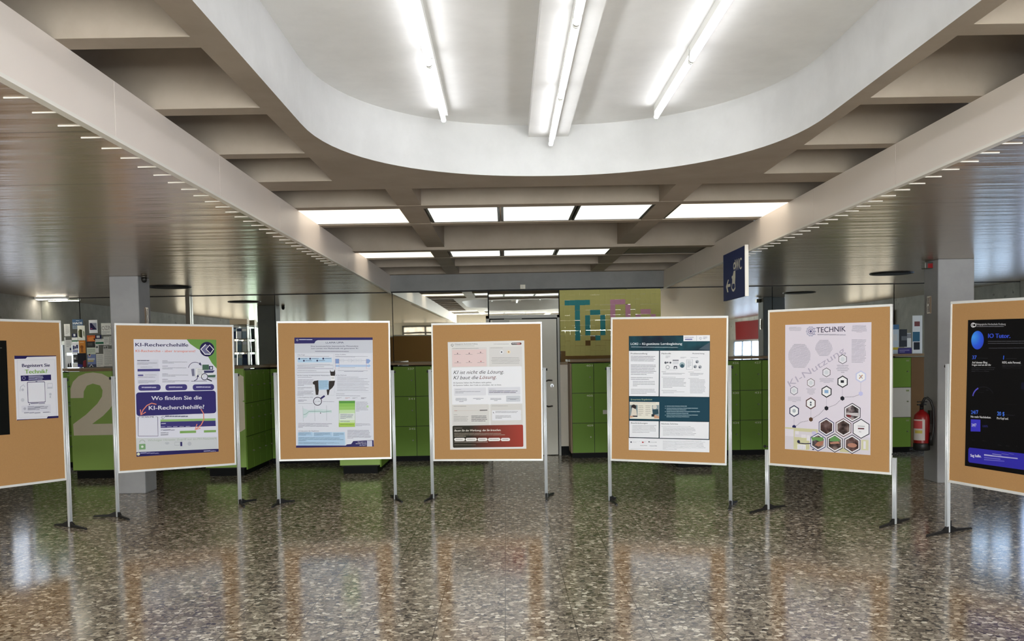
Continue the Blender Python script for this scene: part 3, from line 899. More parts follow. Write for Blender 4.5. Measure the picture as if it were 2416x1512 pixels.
# --- poster: KI-Recherchehilfe
S = Sheet(.832, 1.186, (70, 98), (1020, 105), (105, 1455), (1050, 1385), '#e4e4f1')
S.poly([(680, 98), (720, 150), (800, 205), (870, 240), (930, 300), (970, 370), (1027, 435), (1020, 105)], '#6f9b4e')
S.ngon(917, 213, 88, '#272150')
S.poly([(895, 160), (845, 213), (890, 270), (945, 270), (905, 213), (930, 170)], '#77759c')
S.line([(900, 158), (845, 213), (893, 270), (955, 270)], 11, '#f2f2f8'); S.line([(945, 165), (905, 213), (955, 262), (990, 213)], 11, '#f2f2f8', True)
S.text('KI-Recherchehilfe', 92, 181, 700, 184, 42, '#37345f', .018)
S.text('KI-Recherche - aber transparent!', 94, 246, 780, 247, 27, '#e08271', .012)
S.rect(108, 335, 365, 605, '#dcdcea'); S.lines(112, 340, 260, 356, 1, '#6d6d85', 1, .6); S.lines(112, 365, 355, 395, 3, '#a0a0b2')
S.lines(150, 418, 290, 428, 1, '#9898aa', 1); S.rect(116, 442, 376, 466, '#4a4586'); S.rr(120, 507, 184, 522, 7, '#504b8b')
S.lines(200, 508, 340, 522, 1, '#b2b2c0', 1); S.lines(120, 532, 335, 545, 1, '#9f9fb2', 1); S.lines(125, 575, 330, 612, 3, '#a6a6b8', .6)
for y in (345, 405, 495, 557): S.lines(402, y, 470, y + 10, 1, '#77778e', 1)
for y in (358, 425, 508, 575): S.lines(402, y, 715, y + 26, 2, '#a3a3b3', .5)
S.arc(780, 440, 78, 6, '#37355f', 25, 170, 16); S.poly([(835, 360), (855, 392), (822, 392)], '#37355f')
S.poly([(735, 440), (770, 436), (775, 520), (745, 522)], '#7d7d95'); S.poly([(790, 430), (880, 425), (878, 535), (785, 540)], '#f3f3f6'); S.line([(790, 430), (880, 425), (878, 535), (785, 540)], 3, '#9a9aa8', True)
S.lines(805, 440, 870, 520, 6, '#a4a4ae'); S.rect(862, 390, 938, 450, '#4d6b5a'); S.rect(938, 405, 985, 448, '#2c2f52'); S.rect(952, 415, 975, 440, '#d9dae6')
S.poly([(880, 458), (1005, 455), (985, 482), (885, 485)], '#3e3f69'); S.poly([(900, 485), (1015, 482), (1020, 505), (920, 508)], '#e8e8ee'); S.poly([(925, 510), (1015, 505), (1010, 535), (930, 535)], '#4d6b5a'); S.poly([(930, 540), (1024, 532), (1024, 560), (935, 562)], '#d5d5df')
S.arc(888, 528, 36, 8, '#2b2b45'); S.line([(915, 553), (972, 578)], 13, '#26263a'); S.line([(735, 580), (915, 577)], 5, '#37355f'); S.line([(770, 575), (800, 560), (812, 520)], 8, '#37355f'); S.poly([(812, 502), (795, 530), (826, 530)], '#37355f')
for x0, x1, y0 in ((124, 385, 624), (438, 690, 620), (752, 998, 617)):
    S.rr(x0, y0, x1, y0 + 62, 30, '#443e7e'); S.lines(x0 + 40, y0 + 24, x1 - 38, y0 + 42, 1, '#c6c4dd', 1, .6)
S.rr(98, 713, 1022, 944, 32, '#352e6e')
S.text('Wo finden Sie die', 278, 800, 855, 788, 48, '#e3e1ee', .022); S.text('KI-Recherchehilfe?', 248, 912, 885, 893, 48, '#e3e1ee', .022)
S.line([(335, 848), (280, 835), (225, 862), (180, 915), (158, 965)], 11, '#eb8d78'); S.line([(150, 910), (155, 972), (212, 938)], 11, '#eb8d78')
S.line([(150, 993), (122, 996), (124, 1215), (355, 1212), (350, 990), (325, 992)], 6, '#46466a'); S.text('SCAN ME', 162, 1004, 308, 1001, 18, '#3a3a60', .015)
logo(S, 408, 998, 20, '#43436b'); S.lines(434, 978, 705, 998, 1, '#6b6b88', 1, .6)
S.poly([(382, 1022), (1015, 1003), (1015, 1030), (382, 1049)], '#9cc07b'); S.poly([(382, 1049), (1015, 1030), (1018, 1092), (384, 1120)], '#403a7a')
S.lines(390, 1066, 450, 1080, 1, '#dddcec', 1); 
for i in range(5): S.lines(385 + i * 72, 1104 - i * 2, 440 + i * 72, 1114 - i * 2, 1, '#bab8d5', 1)
S.lines(384, 1140, 550, 1152, 1, '#7d7d92', 1); S.lines(384, 1172, 480, 1215, 2, '#a5a5b5', 1)
S.poly([(606, 1152), (792, 1145), (792, 1172), (606, 1180)], '#84ad62'); S.poly([(882, 1142), (1020, 1137), (1020, 1162), (882, 1168)], '#84ad62')
S.poly([(100, 1240), (1034, 1215), (1046, 1352), (104, 1400)], '#d3d6da'); S.arc(172, 1290, 30, 9, '#b5bdb8', 0, 180, 14); S.rr(134, 1308, 210, 1368, 6, '#7fa878'); S.ngon(172, 1338, 14, '#dfe8dc')
S.text('Wichtiger Hinweis: Zugriff nur im PH-Netzwerk', 235, 1275, 1028, 1243, 24, '#b3bfb6', .012)
for r in (14, 24, 34): S.arc(458, 1318, r, 5, '#aab0ba', 40, 140, 8)
S.line([(548, 1280), (605, 1279), (605, 1316), (548, 1318)], 4, '#a3a7b3', True); S.rect(610, 1278, 634, 1326, '#353064'); S.ngon(717, 1298, 24, '#bfc3cb')
S.line([(848, 900), (878, 950), (880, 1020), (850, 1080), (790, 1130)], 11, '#eb8d78'); S.line([(803, 1070), (780, 1136), (842, 1118)], 11, '#eb8d78')
S.poly([(104, 1402), (1050, 1352), (1050, 1385), (105, 1455)], '#29235f'); S.ngon(127, 1424, 17, '#d9dbc4'); S.lines(150, 1408, 390, 1424, 1, '#9a98c0', 1); S.lines(880, 1376, 1030, 1390, 1, '#a8a6c8', 1)
S.build('poster', 'white KI-Recherchehilfe poster with purple bars and a green corner', 'poster', on_board(2, -.005, -.002, .0), 'posters on the pinboards')

# --- poster: LLAMA LIMA
S = Sheet(.827, 1.181, (70, 65), (1072, 58), (112, 1468), (1095, 1440), '#dfe1ec')
S.poly([(70, 65), (1072, 58), (1073, 90), (370, 98), (345, 108), (328, 138), (72, 143)], '#272061')
S.poly([(72, 143), (328, 138), (350, 105), (1073, 92), (1076, 255), (80, 262)], '#cdd0dc')
logo(S, 108, 96, 14, '#e8e8f4'); S.lines(132, 86, 320, 100, 1, '#cfcde6', 1, .6)
S.text('LLAMA LIMA', 475, 139, 703, 136, 23, '#45456a', .012)
S.text('Eine kontinuierliche bayesianische Metaanalyse', 286, 184, 890, 178, 17, '#4f4f72', .014); S.text('zum Lernen von Mathematik mit generativer KI', 286, 212, 886, 207, 17, '#4f4f72', .014)
S.lines(338, 236, 815, 247, 1, '#8b8ba1', 1, .7)
for x0, y0, x1, y1 in ((95, 270, 575, 545), (585, 262, 1060, 760), (95, 545, 590, 800)): S.line([(x0, y0), (x1, y0 - 4), (x1, y1), (x0 + 6, y1)], 3, '#bfc2d0', True)
S.text('I Die Frage', 112, 292, 208, 291, 11, '#5d5d7d', .014); S.lines(110, 302, 560, 312, 1, '#9c9cb0', 1)
S.rect(115, 325, 555, 380, '#b7d3ec')
for x, y in ((137, 337), (277, 335), (445, 333), (197, 362), (368, 360)): S.ngon(x, y, 12, '#2c2c55'); S.lines(x + 20, y - 5, x + 110, y + 5, 1, '#6f7f9c', 1, .6)
S.lines(110, 405, 560, 412, 1, '#9c9cb0', 1); S.line([(110, 425), (568, 415), (570, 505), (112, 515)], 4, '#7b7b92', True); S.line([(112, 465), (570, 460)], 4, '#5f5f7a'); S.lines(118, 435, 500, 458, 2, '#9c9cb0'); S.lines(118, 487, 370, 500, 1, '#9c9cb0', 1)
S.text('II Das Problem', 598, 286, 733, 284, 11, '#5d5d7d', .014); S.lines(598, 300, 1040, 318, 2, '#9c9cb0', .6)
S.rect(596, 335, 648, 395, '#7f9bd0'); S.poly([(990, 335), (1025, 335), (1048, 355), (1025, 392), (990, 392)], '#8aa5d6'); S.line([(648, 352), (990, 352)], 3, '#9aa3ba')
for x in (665, 760, 830, 890): S.line([(x, 340), (x + 45, 340), (x + 45, 372), (x, 372)], 2, '#a2a8bb', True)
S.line([(800, 338), (822, 356), (800, 378)], 2, '#8d93a8'); S.poly([(600, 412), (1025, 410), (1025, 398), (1050, 420), (1025, 443), (1025, 434), (600, 438)], '#a4bfe4')
for i in range(22): S.rect(655 + i * 16, 420, 663 + i * 16, 428, '#e5edf7')
S.line([(602, 340), (602, 468), (648, 466), (648, 338)], 3, '#c48d9c'); S.line([(995, 338), (995, 462), (1040, 460)], 3, '#c48d9c'); S.lines(660, 445, 860, 455, 1, '#a0a5b8', 1); S.lines(630, 482, 1035, 492, 1, '#9c9cb0', 1); S.lines(710, 494, 960, 504, 1, '#7e7e95', 1)
S.text('III Die Lösung: Kontinuierliche Metaanalyse', 118, 557, 530, 553, 11, '#5d5d7d', .014); S.text('IV Die Methode', 605, 550, 743, 548, 11, '#5d5d7d', .014)
S.lines(120, 572, 315, 582, 1, '#8b8ba1', 1)
for y, n in ((605, 5), (703, 2), (748, 4)): S.lines(120, y, 325, y + n * 17, n, '#a2a2b4', .5)
for i in range(10): S.lines(625, 565 + i * 19, 1040, 575 + i * 19, 1, '#9a9aad', 1, rag=.35)
S.poly([(530, 475), (545, 498), (580, 498), (595, 470), (600, 520), (595, 555), (560, 560), (540, 548)], '#2a211f'); S.rect(543, 553, 594, 614, '#f0f0f4'); S.text('V3', 553, 590, 583, 589, 20, '#5b5b6b', .005)
S.poly([(520, 618), (598, 614), (588, 670), (565, 705), (530, 735), (518, 797), (500, 797), (492, 735), (515, 700)], '#2a211f'); S.poly([(312, 640), (330, 620), (388, 610), (395, 715), (385, 797), (355, 797), (345, 720), (338, 668), (318, 662)], '#2a211f')
S.poly([(384, 612), (515, 608), (520, 726), (390, 732)], '#a9c9e5'); S.lines(395, 618, 510, 720, 7, '#8babc6')
S.text('V Die Ergebnisse (V3)', 124, 836, 318, 833, 11, '#5d5d7d', .014); S.arc(378, 878, 51, 9, '#241f3f'); S.line([(420, 842), (468, 808)], 24, '#272061'); S.text('g = 0,xx'[:5] + '44', 345, 886, 415, 884, 13, '#77778a', .0)
S.lines(130, 862, 258, 892, 2, '#8f8fa4'); S.lines(132, 905, 320, 914, 1, '#a0a0b2', 1); S.lines(445, 880, 590, 892, 1, '#a0a0b2', 1)
S.poly([(190, 965), (260, 990), (420, 975), (560, 990), (560, 1025), (420, 1022), (270, 1030), (240, 1080), (200, 1098)], '#ccdbe0'); S.line([(200, 1050), (235, 1040), (268, 1008), (400, 1004), (450, 1012), (555, 1000)], 5, '#5a9389'); S.line([(192, 940), (198, 1135)], 3, '#9aa3b0'); S.line([(342, 940), (348, 1130)], 3, '#8b93a0'); S.line([(492, 930), (498, 1122)], 3, '#8b93a0'); S.ngon(418, 1026, 7, '#333347')
S.lines(135, 1158, 565, 1222, 4, '#a0a0b2', .2)
S.text('VI Diskussion der Ergebnisse', 136, 1264, 400, 1258, 12, '#55557a', .016)
S.poly([(130, 1275), (728, 1262), (740, 1425), (132, 1440)], '#c3d9ee')
for x0, x1 in ((135, 320), (332, 565), (578, 725)): S.rect(x0, 1272, x1, 1322, '#aecbe6'); S.lines(x0 + 6, 1278, x1 - 8, 1318, 3, '#7f97b5')
S.rect(136, 1332, 728, 1428, '#aecbe6'); S.lines(142, 1338, 715, 1392, 3, '#7f97b5', .2); S.lines(142, 1400, 660, 1424, 2, '#7f97b5', .7)
S.lines(612, 780, 730, 790, 1, '#8b8ba1', 1); S.lines(612, 803, 940, 815, 1, '#9a9aad', 1)
for i, x in enumerate((620, 728, 820, 930)): S.lines(x, 828, x + 70, 846, 2, ('#9a9aad', '#c59aa5', '#9a9aad', '#3d3d50')[i])
for y0, y1, c in ((870, 902, '#5c9a44'), (902, 943, '#8cc25a'), (943, 985, '#9ccb6c'), (985, 1028, '#c5dfae'), (1028, 1115, '#dfe6e1'), (1115, 1150, '#cfe3b6'), (1150, 1196, '#a6c955')): S.rect(650, y0, 855, y1, c)
S.line([(650, 870), (852, 868), (858, 1195), (656, 1198)], 3, '#6b8b58', True); S.lines(668, 1038, 840, 1105, 5, '#8f97a0', .5); S.lines(668, 1125, 800, 1145, 1, '#8f97a0', 1); S.lines(668, 1165, 845, 1182, 1, '#7f9a50', 1)
S.lines(865, 880, 1030, 1010, 8, '#a7a7b8', .4); S.rect(1000, 925, 1026, 950, '#b5d6a5'); S.lines(865, 1155, 1060, 1195, 3, '#a7a7b8', .5); S.lines(760, 1238, 1065, 1350, 8, '#9f9fb0', .3)
S.poly([(112, 1440), (740, 1432), (755, 1418), (810, 1412), (835, 1375), (1090, 1360), (1095, 1440), (112, 1468)], '#272061')
for i in range(3): S.text(('Hier geht’s zur', 'aktuellen Version', 'des Papers!')[i], (892, 866, 915)[i], 1392 + 19 * i, 1000, 1389 + 19 * i, 11, '#e6e5f2', .02)
S.rect(1008, 1368, 1074, 1440, '#c9cbe0')
S.build('poster', 'white LLAMA LIMA poster with a black llama and green bars', 'poster', on_board(3, -.003, -.018, .004), 'posters on the pinboards')

# --- poster: KI ist nicht die Loesung
S = Sheet(.83, 1.169, (37, 92), (1010, 72), (65, 1462), (1035, 1448), '#e6e4e3')
logo(S, 95, 130, 20, '#2d2b33'); S.text('Pädagogische Hochschule Freiburg', 126, 124, 415, 120, 13, '#77757c', .02); S.lines(128, 138, 410, 147, 1, '#a8a6aa', 1)
S.lines(620, 115, 825, 126, 1, '#b3b0b2', 1); S.rr(845, 100, 975, 125, 12, '#3c3338'); S.rect(915, 102, 965, 123, '#93423a'); S.lines(855, 108, 955, 118, 1, '#d8d0cf', 1, .7)
S.rr(85, 165, 540, 405, 10, '#dfdad9'); S.rr(92, 192, 530, 398, 10, '#e7d0d0'); S.lines(95, 170, 460, 180, 1, '#a09a9c', 1)
for x, y in ((162, 236), (310, 234), (455, 222), (164, 342), (312, 338), (459, 337)):
    S.ngon(x, y, 7, '#6b4d55' if (x, y) != (459, 337) else '#a8434f', 12); S.lines(x - 45, y + 12, x + 45, y + 22, 1, '#a8989c', 1)
S.rr(562, 155, 985, 405, 10, '#dddada'); S.lines(580, 163, 740, 172, 1, '#a09c9d', 1); S.ngon(722, 218, 24, '#e9e9ec'); S.ngon(722, 218, 10, '#4a4a55', 10); S.ngon(812, 217, 24, '#e9dcc4'); S.ngon(812, 217, 9, '#a9773f', 10)
for i in range(5): S.lines(585, 288 + 18 * i, 958, 297 + 18 * i, 1, '#9c9a9c', 1, rag=.08, centre=True)
S.rr(83, 415, 985, 878, 16, '#f0f0f6')
S.text('KI ist nicht die Lösung.', 108, 499, 750, 490, 47, '#33313a', .004, .3); S.text('KI baut die ', 108, 566, 425, 562, 47, '#33313a', .004, .3); S.text('Lösung.', 440, 562, 655, 558, 47, '#6e3a38', .004, .3)
S.text('KI-Systeme haben das Problem nicht gelöst.', 110, 618, 595, 612, 16, '#6d6c78', .02); S.text('KI-Systeme helfen, den Code zu schreiben, der es löste.', 110, 649, 720, 642, 16, '#6d6c78', .02)
S.rr(115, 678, 525, 768, 10, '#e2e2ea'); S.lines(132, 695, 212, 704, 1, '#a2a2ae', 1); S.lines(132, 718, 465, 750, 2, '#a2a2ae', .35)
S.rr(545, 668, 960, 760, 10, '#dfdfe8'); S.lines(560, 688, 655, 697, 1, '#a2a2ae', 1); S.lines(560, 710, 925, 748, 2, '#6b6b7a', 1)
for x0, x1, n in ((130, 285, 4), (350, 500, 2), (572, 722, 3)): S.lines(x0, 805, x1, 805 + n * 14, n, '#9696a2', .4, centre=True)
S.rr(778, 774, 960, 848, 10, '#cfd2da'); S.lines(795, 808, 940, 832, 2, '#8c8e9a', .6, centre=True)
S.rr(90, 888, 562, 1145, 10, '#dcd9d7'); S.lines(110, 905, 275, 918, 1, '#9c999a', 1); S.line([(118, 966), (445, 960)], 4, '#cfc2bd'); S.line([(118, 966), (155, 965)], 5, '#b05e55'); S.line([(443, 960), (540, 958)], 10, '#3a3233')
S.lines(110, 1015, 160, 1025, 1, '#9c999a', 1); S.lines(110, 1035, 305, 1110, 4, '#b0adad', .9); S.lines(335, 1030, 540, 1112, 4, '#6c6a6c', .9, .35)
S.rr(580, 880, 990, 1140, 10, '#dad7d5'); S.lines(595, 900, 805, 910, 1, '#9c999a', 1); S.rr(598, 960, 970, 1012, 10, '#e9e9ef'); S.rr(598, 1018, 970, 1084, 10, '#e9e9ef')
S.poly([(612, 978), (612, 995), (628, 996)], '#55525a'); S.lines(642, 972, 935, 1000, 2, '#a2a0a8', 1); S.lines(642, 1028, 865, 1074, 3, '#a2a0a8', .4)
def grad_mat(c0, c1, x0, x1):
    m, t, b = nt('print blend'); L = t.links
    tc = t.nodes.new('ShaderNodeTexCoord'); sp = t.nodes.new('ShaderNodeSeparateXYZ'); L.new(tc.outputs['Object'], sp.inputs['Vector'])
    mr = t.nodes.new('ShaderNodeMapRange'); mr.inputs['From Min'].default_value = x0; mr.inputs['From Max'].default_value = x1
    L.new(sp.outputs['X'], mr.inputs['Value'])
    mx = t.nodes.new('ShaderNodeMix'); mx.data_type = 'RGBA'; mx.inputs['A'].default_value = (*rgb(c0), 1); mx.inputs['B'].default_value = (*rgb(c1), 1)
    L.new(mr.outputs['Result'], mx.inputs['Factor']); L.new(mx.outputs['Result'], b.inputs['Base Color']); b.inputs['Roughness'].default_value = .5; b.inputs['Specular IOR Level'].default_value = .15
    return m
S.rr(95, 1156, 998, 1424, 16, grad_mat('#2b271c', '#a23a2c', -.2, .36))
S.lines(118, 1184, 225, 1194, 1, '#9b968c', 1); S.text('Bauen Sie das Werkzeug, das Sie brauchen.', 118, 1230, 712, 1222, 26, '#efe9e0', .012, .3)
S.lines(118, 1250, 785, 1305, 3, '#a59a8c', .28, .3)
for x0, x1 in ((117, 254), (262, 405), (415, 540), (548, 704), (711, 828)): S.rr(x0, 1312, x1, 1350, 18, '#f1efec'); S.lines(x0 + 18, 1326, x1 - 18, 1338, 1, '#a5a09c', 1, .6)
S.lines(118, 1360, 585, 1372, 1, '#c4bbb0', 1); S.lines(118, 1398, 410, 1408, 1, '#8d8578', 1)
S.build('poster', 'pale KI ist nicht die Lösung poster with a dark red footer', 'poster', on_board(4, -.002, -.037, -.009), 'posters on the pinboards')

# --- poster: LOKI
S = Sheet(.83, 1.182, (75, 70), (1030, 45), (70, 1412), (1037, 1448), '#152c3a')
def teal():
    m, t, b = nt('print teal clouds'); L = t.links
    tc = t.nodes.new('ShaderNodeTexCoord'); n = t.nodes.new('ShaderNodeTexNoise'); n.inputs['Scale'].default_value = 5; L.new(tc.outputs['Object'], n.inputs['Vector'])
    r = t.nodes.new('ShaderNodeValToRGB'); r.color_ramp.elements[0].position = .35; r.color_ramp.elements[0].color = (*rgb('#161d2e'), 1); r.color_ramp.elements[1].position = .65; r.color_ramp.elements[1].color = (*rgb('#1d4a55'), 1)
    L.new(n.outputs['Fac'], r.inputs['Fac']); L.new(r.outputs['Color'], b.inputs['Base Color']); b.inputs['Roughness'].default_value = .5; b.inputs['Specular IOR Level'].default_value = .15; return m
S.poly([(75, 70), (1030, 45), (1032, 225), (75, 235)], teal()); S.poly([(895, 215), (1025, 130), (1030, 222)], '#4c5a66')
S.poly([(715, 52), (1030, 45), (1031, 116), (715, 121)], '#ececf2'); S.line([(872, 52), (872, 115)], 4, '#b5b5c2'); S.lines(728, 72, 845, 88, 1, '#9c9cb0', 1); S.rect(733, 92, 820, 104, '#6f6da5'); logo(S, 918, 84, 17, '#8b8ba6'); S.lines(950, 66, 1000, 100, 3, '#a9a9ba')
S.text('LOKI – KI-gestützte Lernbegleitung', 97, 172, 700, 163, 27, '#dfe5ea', .02); S.lines(102, 192, 652, 206, 1, '#9fb0b8', 1, .4, rag=0)
for q in ([(76, 242), (428, 238), (424, 771), (76, 770)], [(440, 236), (1028, 229), (1028, 778), (437, 773)], [(78, 1065), (425, 1070), (425, 1268), (78, 1258)], [(440, 1070), (1028, 1080), (1028, 1285), (437, 1270)], [(70, 1268), (1037, 1297), (1037, 1448), (70, 1412)]): S.poly(q, '#ededf3')
S.text('Problemstellung', 97, 280, 290, 278, 17, '#62626f', .02); S.text('Methodik', 458, 276, 570, 274, 16, '#62626f', .02); S.text('Auswertung', 820, 270, 965, 269, 15, '#62626f', .02)
S.lines(97, 300, 400, 370, 4, '#9c9ca8', 1); S.lines(97, 402, 400, 530, 7, '#9c9ca8', .7); S.lines(97, 550, 390, 588, 2, '#a5a5b0', .8); S.lines(120, 594, 385, 665, 4, '#a5a5b0', .3); S.lines(97, 688, 390, 752, 4, '#a5a5b0', .7)
S.lines(505, 295, 565, 325, 3, '#b2b2bc'); S.lines(680, 308, 760, 326, 2, '#b2b2bc'); S.lines(800, 310, 900, 322, 1, '#b2b2bc', 1)
for x, y, r_ in ((505, 375, 14), (530, 372, 10), (562, 374, 12)): S.ngon(x, y, r_, '#5a5d68', 14)
S.arc(530, 428, 20, 7, '#9a9da8'); S.rect(588, 340, 660, 392, '#d9dae2'); S.rect(588, 341, 660, 349, '#4b4e5b'); S.poly([(598, 446), (605, 412), (640, 412), (645, 446)], '#4b4e5b'); S.ngon(622, 434, 10, '#ededf3', 12)
S.ngon(702, 400, 33, '#9fb2bb', 18); S.ngon(702, 412, 22, '#3c5866', 18); S.line([(755, 338), (825, 334), (824, 450), (754, 453)], 4, '#9096a5', True); S.lines(765, 350, 815, 435, 5, '#a9aeba')
for x, y in ((880, 360), (857, 418), (915, 422)): S.ngon(x, y, 20, '#a3a7b2', 12); S.ngon(x - 6, y + 6, 9, '#4d505c', 10)
S.lines(498, 458, 640, 466, 1, '#c2c2cb', 1); S.lines(840, 458, 930, 466, 1, '#c2c2cb', 1)
S.lines(458, 480, 512, 490, 1, '#8f8f9b', 1); S.lines(474, 496, 735, 520, 2, '#a5a5b0', .9); S.lines(458, 543, 640, 553, 1, '#8f8f9b', 1); S.lines(474, 560, 750, 678, 8, '#a5a5b0', .5); S.lines(458, 700, 640, 710, 1, '#8f8f9b', 1); S.lines(474, 718, 745, 740, 2, '#a5a5b0', .6)
S.lines(775, 480, 848, 488, 1, '#8f8f9b', 1); S.lines(796, 495, 965, 530, 3, '#a5a5b0', .7); S.lines(775, 557, 915, 566, 1, '#8f8f9b', 1); S.lines(796, 574, 985, 742, 11, '#aaaab5', .9)
S.poly([(77, 780), (1028, 785), (1030, 1070), (77, 1058)], '#173f50'); S.text('Erwartete Ergebnisse', 98, 820, 347, 818, 18, '#a9bb9a', .015)
S.poly([(82, 838), (431, 841), (430, 1045), (82, 1038)], '#e6e1d6'); S.poly([(86, 875), (175, 875), (175, 1015), (84, 1012)], '#7d8d92'); S.ngon(130, 900, 30, '#2e2526', 16); S.poly([(112, 905), (160, 930), (170, 1005), (95, 1005)], '#dcd2c6'); S.rect(118, 1002, 172, 1018, '#2c2c33')
S.poly([(345, 880), (428, 875), (427, 1020), (352, 1010)], '#8f9ca0'); S.ngon(378, 900, 26, '#d6d0c8', 16); S.poly([(350, 930), (418, 925), (425, 980), (360, 995)], '#2f4a57'); S.rect(340, 985, 375, 1015, '#2c3238'); S.poly([(84, 1000), (140, 1018), (84, 1030)], '#c99a7e'); S.poly([(375, 990), (430, 1012), (430, 1035), (370, 1035)], '#c99a7e')
S.lines(118, 850, 410, 862, 1, '#a39d94', 1); S.lines(185, 882, 245, 1012, 6, '#b6b0a7'); S.lines(268, 882, 330, 1012, 6, '#b6b0a7')
for i, (y, n) in enumerate(((885, 1), (910, 2), (950, 2), (992, 2))): S.lines(518, y, 940, y + n * 20, n, '#9db3bd', .65, .4); S.rect(500, y, 508, y + 9, '#9db3bd')
S.text('Beschränkungen', 98, 1097, 292, 1100, 16, '#62626f', .02); S.lines(112, 1118, 400, 1215, 6, '#a5a5b0', .8); S.text('Nächste Schritte', 456, 1107, 655, 1110, 16, '#62626f', .02); S.lines(458, 1130, 845, 1142, 1, '#a5a5b0', 1); S.lines(474, 1148, 880, 1248, 6, '#a5a5b0', .95)
S.ngon(98, 1318, 9, '#30344a', 12); S.lines(115, 1310, 205, 1328, 2, '#8b8b97'); S.rect(227, 1312, 246, 1330, '#b3545a'); S.lines(252, 1312, 278, 1330, 2, '#c4b2b5'); S.rect(303, 1310, 318, 1322, '#3b3b45'); S.lines(318, 1318, 410, 1330, 1, '#6b6b77', 1)
S.lines(92, 1360, 175, 1368, 1, '#55555f', 1); S.lines(205, 1358, 295, 1372, 1, '#7d7d88', 1); S.lines(316, 1362, 408, 1378, 1, '#6b6b77', 1); S.lines(90, 1398, 415, 1408, 1, '#b5b5be', 1); S.lines(474, 1306, 990, 1418, 8, '#a8a8b3', .4)
S.build('poster', 'dark blue-green LOKI poster with white text boxes, on the fifth board', 'poster', on_board(5, .01, -.035, -.006), 'posters on the pinboards')

# --- poster: TECHNIK
S = Sheet(.836, 1.184, (62, 82), (992, 38), (65, 1422), (990, 1475), '#e3dbe8')
for i in range(10):
    t = 2 * PI * i / 10; S.ngon(338 + 38 * math.cos(t), 148 + 42 * math.sin(t), 14, '#b7b3cb', 12)
S.ngon(338, 148, 38, '#dfd8e6'); S.arc(338, 148, 26, 7, '#837fa0'); S.ngon(338, 148, 13, '#5c587f')
S.line([(355, 120), (395, 112)], 5, '#8d89a8'); S.line([(360, 150), (398, 148)], 5, '#8d89a8'); S.line([(355, 175), (392, 182)], 5, '#8d89a8')
S.text('TECHNIK', 400, 160, 715, 142, 56, '#3c3950', .01); S.lines(410, 176, 720, 190, 1, '#aca6b8', 1, .6, rag=0)
S.lines(98, 105, 240, 150, 4, '#c2bccb', .9, centre=True); S.lines(778, 75, 945, 155, 8, '#bcb6c6', .4, centre=True)
def blob(x0, x1, y0, y1, n):
    cx = (x0 + x1) / 2
    for i in range(n):
        k = .45 + .55 * math.sin(PI * (i + .7) / (n + .4)); hw = (x1 - x0) / 2 * k
        S.lines(cx - hw, y0 + (y1 - y0) * i / n, cx + hw, y0 + (y1 - y0) * (i + 1) / n, 1, '#bcb6c6', 1, .5, True, .05)
blob(92, 342, 288, 548, 19); blob(385, 575, 240, 415, 13)
S.lines(780, 228, 940, 485, 17, '#bcb6c6', .8, .45)
S.text('KI-Nutzung', 118, 752, 715, 366, 70, '#b9b0c6', -.002)
for x0, x1, y0, y1 in ((92, 238, 858, 918), (288, 400, 765, 835), (435, 590, 652, 705), (612, 758, 505, 598)): S.lines(x0, y0, x1, y1, 5, '#bcb6c6', .5, .5, True, .3)
for (x, y, r_, c) in ((161, 790, 48, '#3b4058'), (342, 703, 48, '#5a4a48'), (510, 588, 49, '#34343f'), (684, 443, 50, '#34343f')): S.hexa(x, y, r_, c); S.hexa(x, y, r_ - 6, '#e9e7ef'); S.ngon(x, y, r_ * .45, '#d7dbe2', 14)
for (x, y, c) in ((163, 1010, '#2c3052'), (342, 925, '#57383a'), (512, 796, '#26262f'), (685, 686, '#26262f')): S.hexa(x, y, 63, c); S.hexa(x, y, 51, '#f3f2f6')
S.hexa(882, 628, 62, '#c9cbe9'); S.hexa(882, 628, 48, '#f3f2f6'); S.line([(865, 650), (900, 610)], 10, '#c08a6a'); S.line([(865, 610), (900, 648)], 8, '#9a97a8')
S.ngon(163, 1008, 20, '#b5bcc5', 12); S.ngon(342, 915, 10, '#5b6270', 10); S.rect(334, 930, 350, 950, '#5b6270'); S.rect(490, 778, 532, 812, '#8fb0d8'); S.rect(664, 670, 700, 698, '#2b2b33')
for x, y0, y1 in ((163, 1075, 1160), (344, 990, 1075), (512, 862, 950), (684, 752, 842), (882, 690, 790)): S.line([(x, y0), (x, y1)], 3, '#b0a9bd')
for P in ([(185, 1172), (235, 1130), (320, 1112)], [(365, 1085), (430, 1045), (490, 985)], [(535, 965), (610, 935), (665, 882)], [(715, 852), (800, 848), (870, 822)]):
    for (a, b_), (c, d) in zip(P, P[1:]):
        for i in range(5): S.line([(a + (c - a) * i / 5, b_ + (d - b_) * i / 5), (a + (c - a) * (i + .6) / 5, b_ + (d - b_) * (i + .6) / 5)], 5, '#6d6778')
for (x, y, c) in ((164, 1183, '#2c2c5e'), (345, 1098, '#5b4130'), (512, 975, '#26262f'), (684, 866, '#26262f'), (882, 812, '#c6c5ec')): S.hexa(x, y, 24, c)
S.poly([(64, 1185), (460, 1215), (700, 1240), (990, 1290), (990, 1472), (66, 1422)], '#dcd5de')
S.poly([(66, 1185), (420, 1205), (420, 1240), (170, 1225), (170, 1290), (330, 1300), (330, 1425), (290, 1430), (160, 1420), (160, 1215), (66, 1200)], '#d3cfa8')
S.rect(180, 1225, 215, 1262, '#e8e3ea'); S.rect(242, 1262, 292, 1300, '#e8e3ea'); S.rect(300, 1270, 335, 1330, '#e8e3ea'); S.rect(358, 1225, 400, 1262, '#c7bfe0'); S.poly([(68, 1200), (160, 1208), (160, 1285), (68, 1280)], '#e5dfe9')
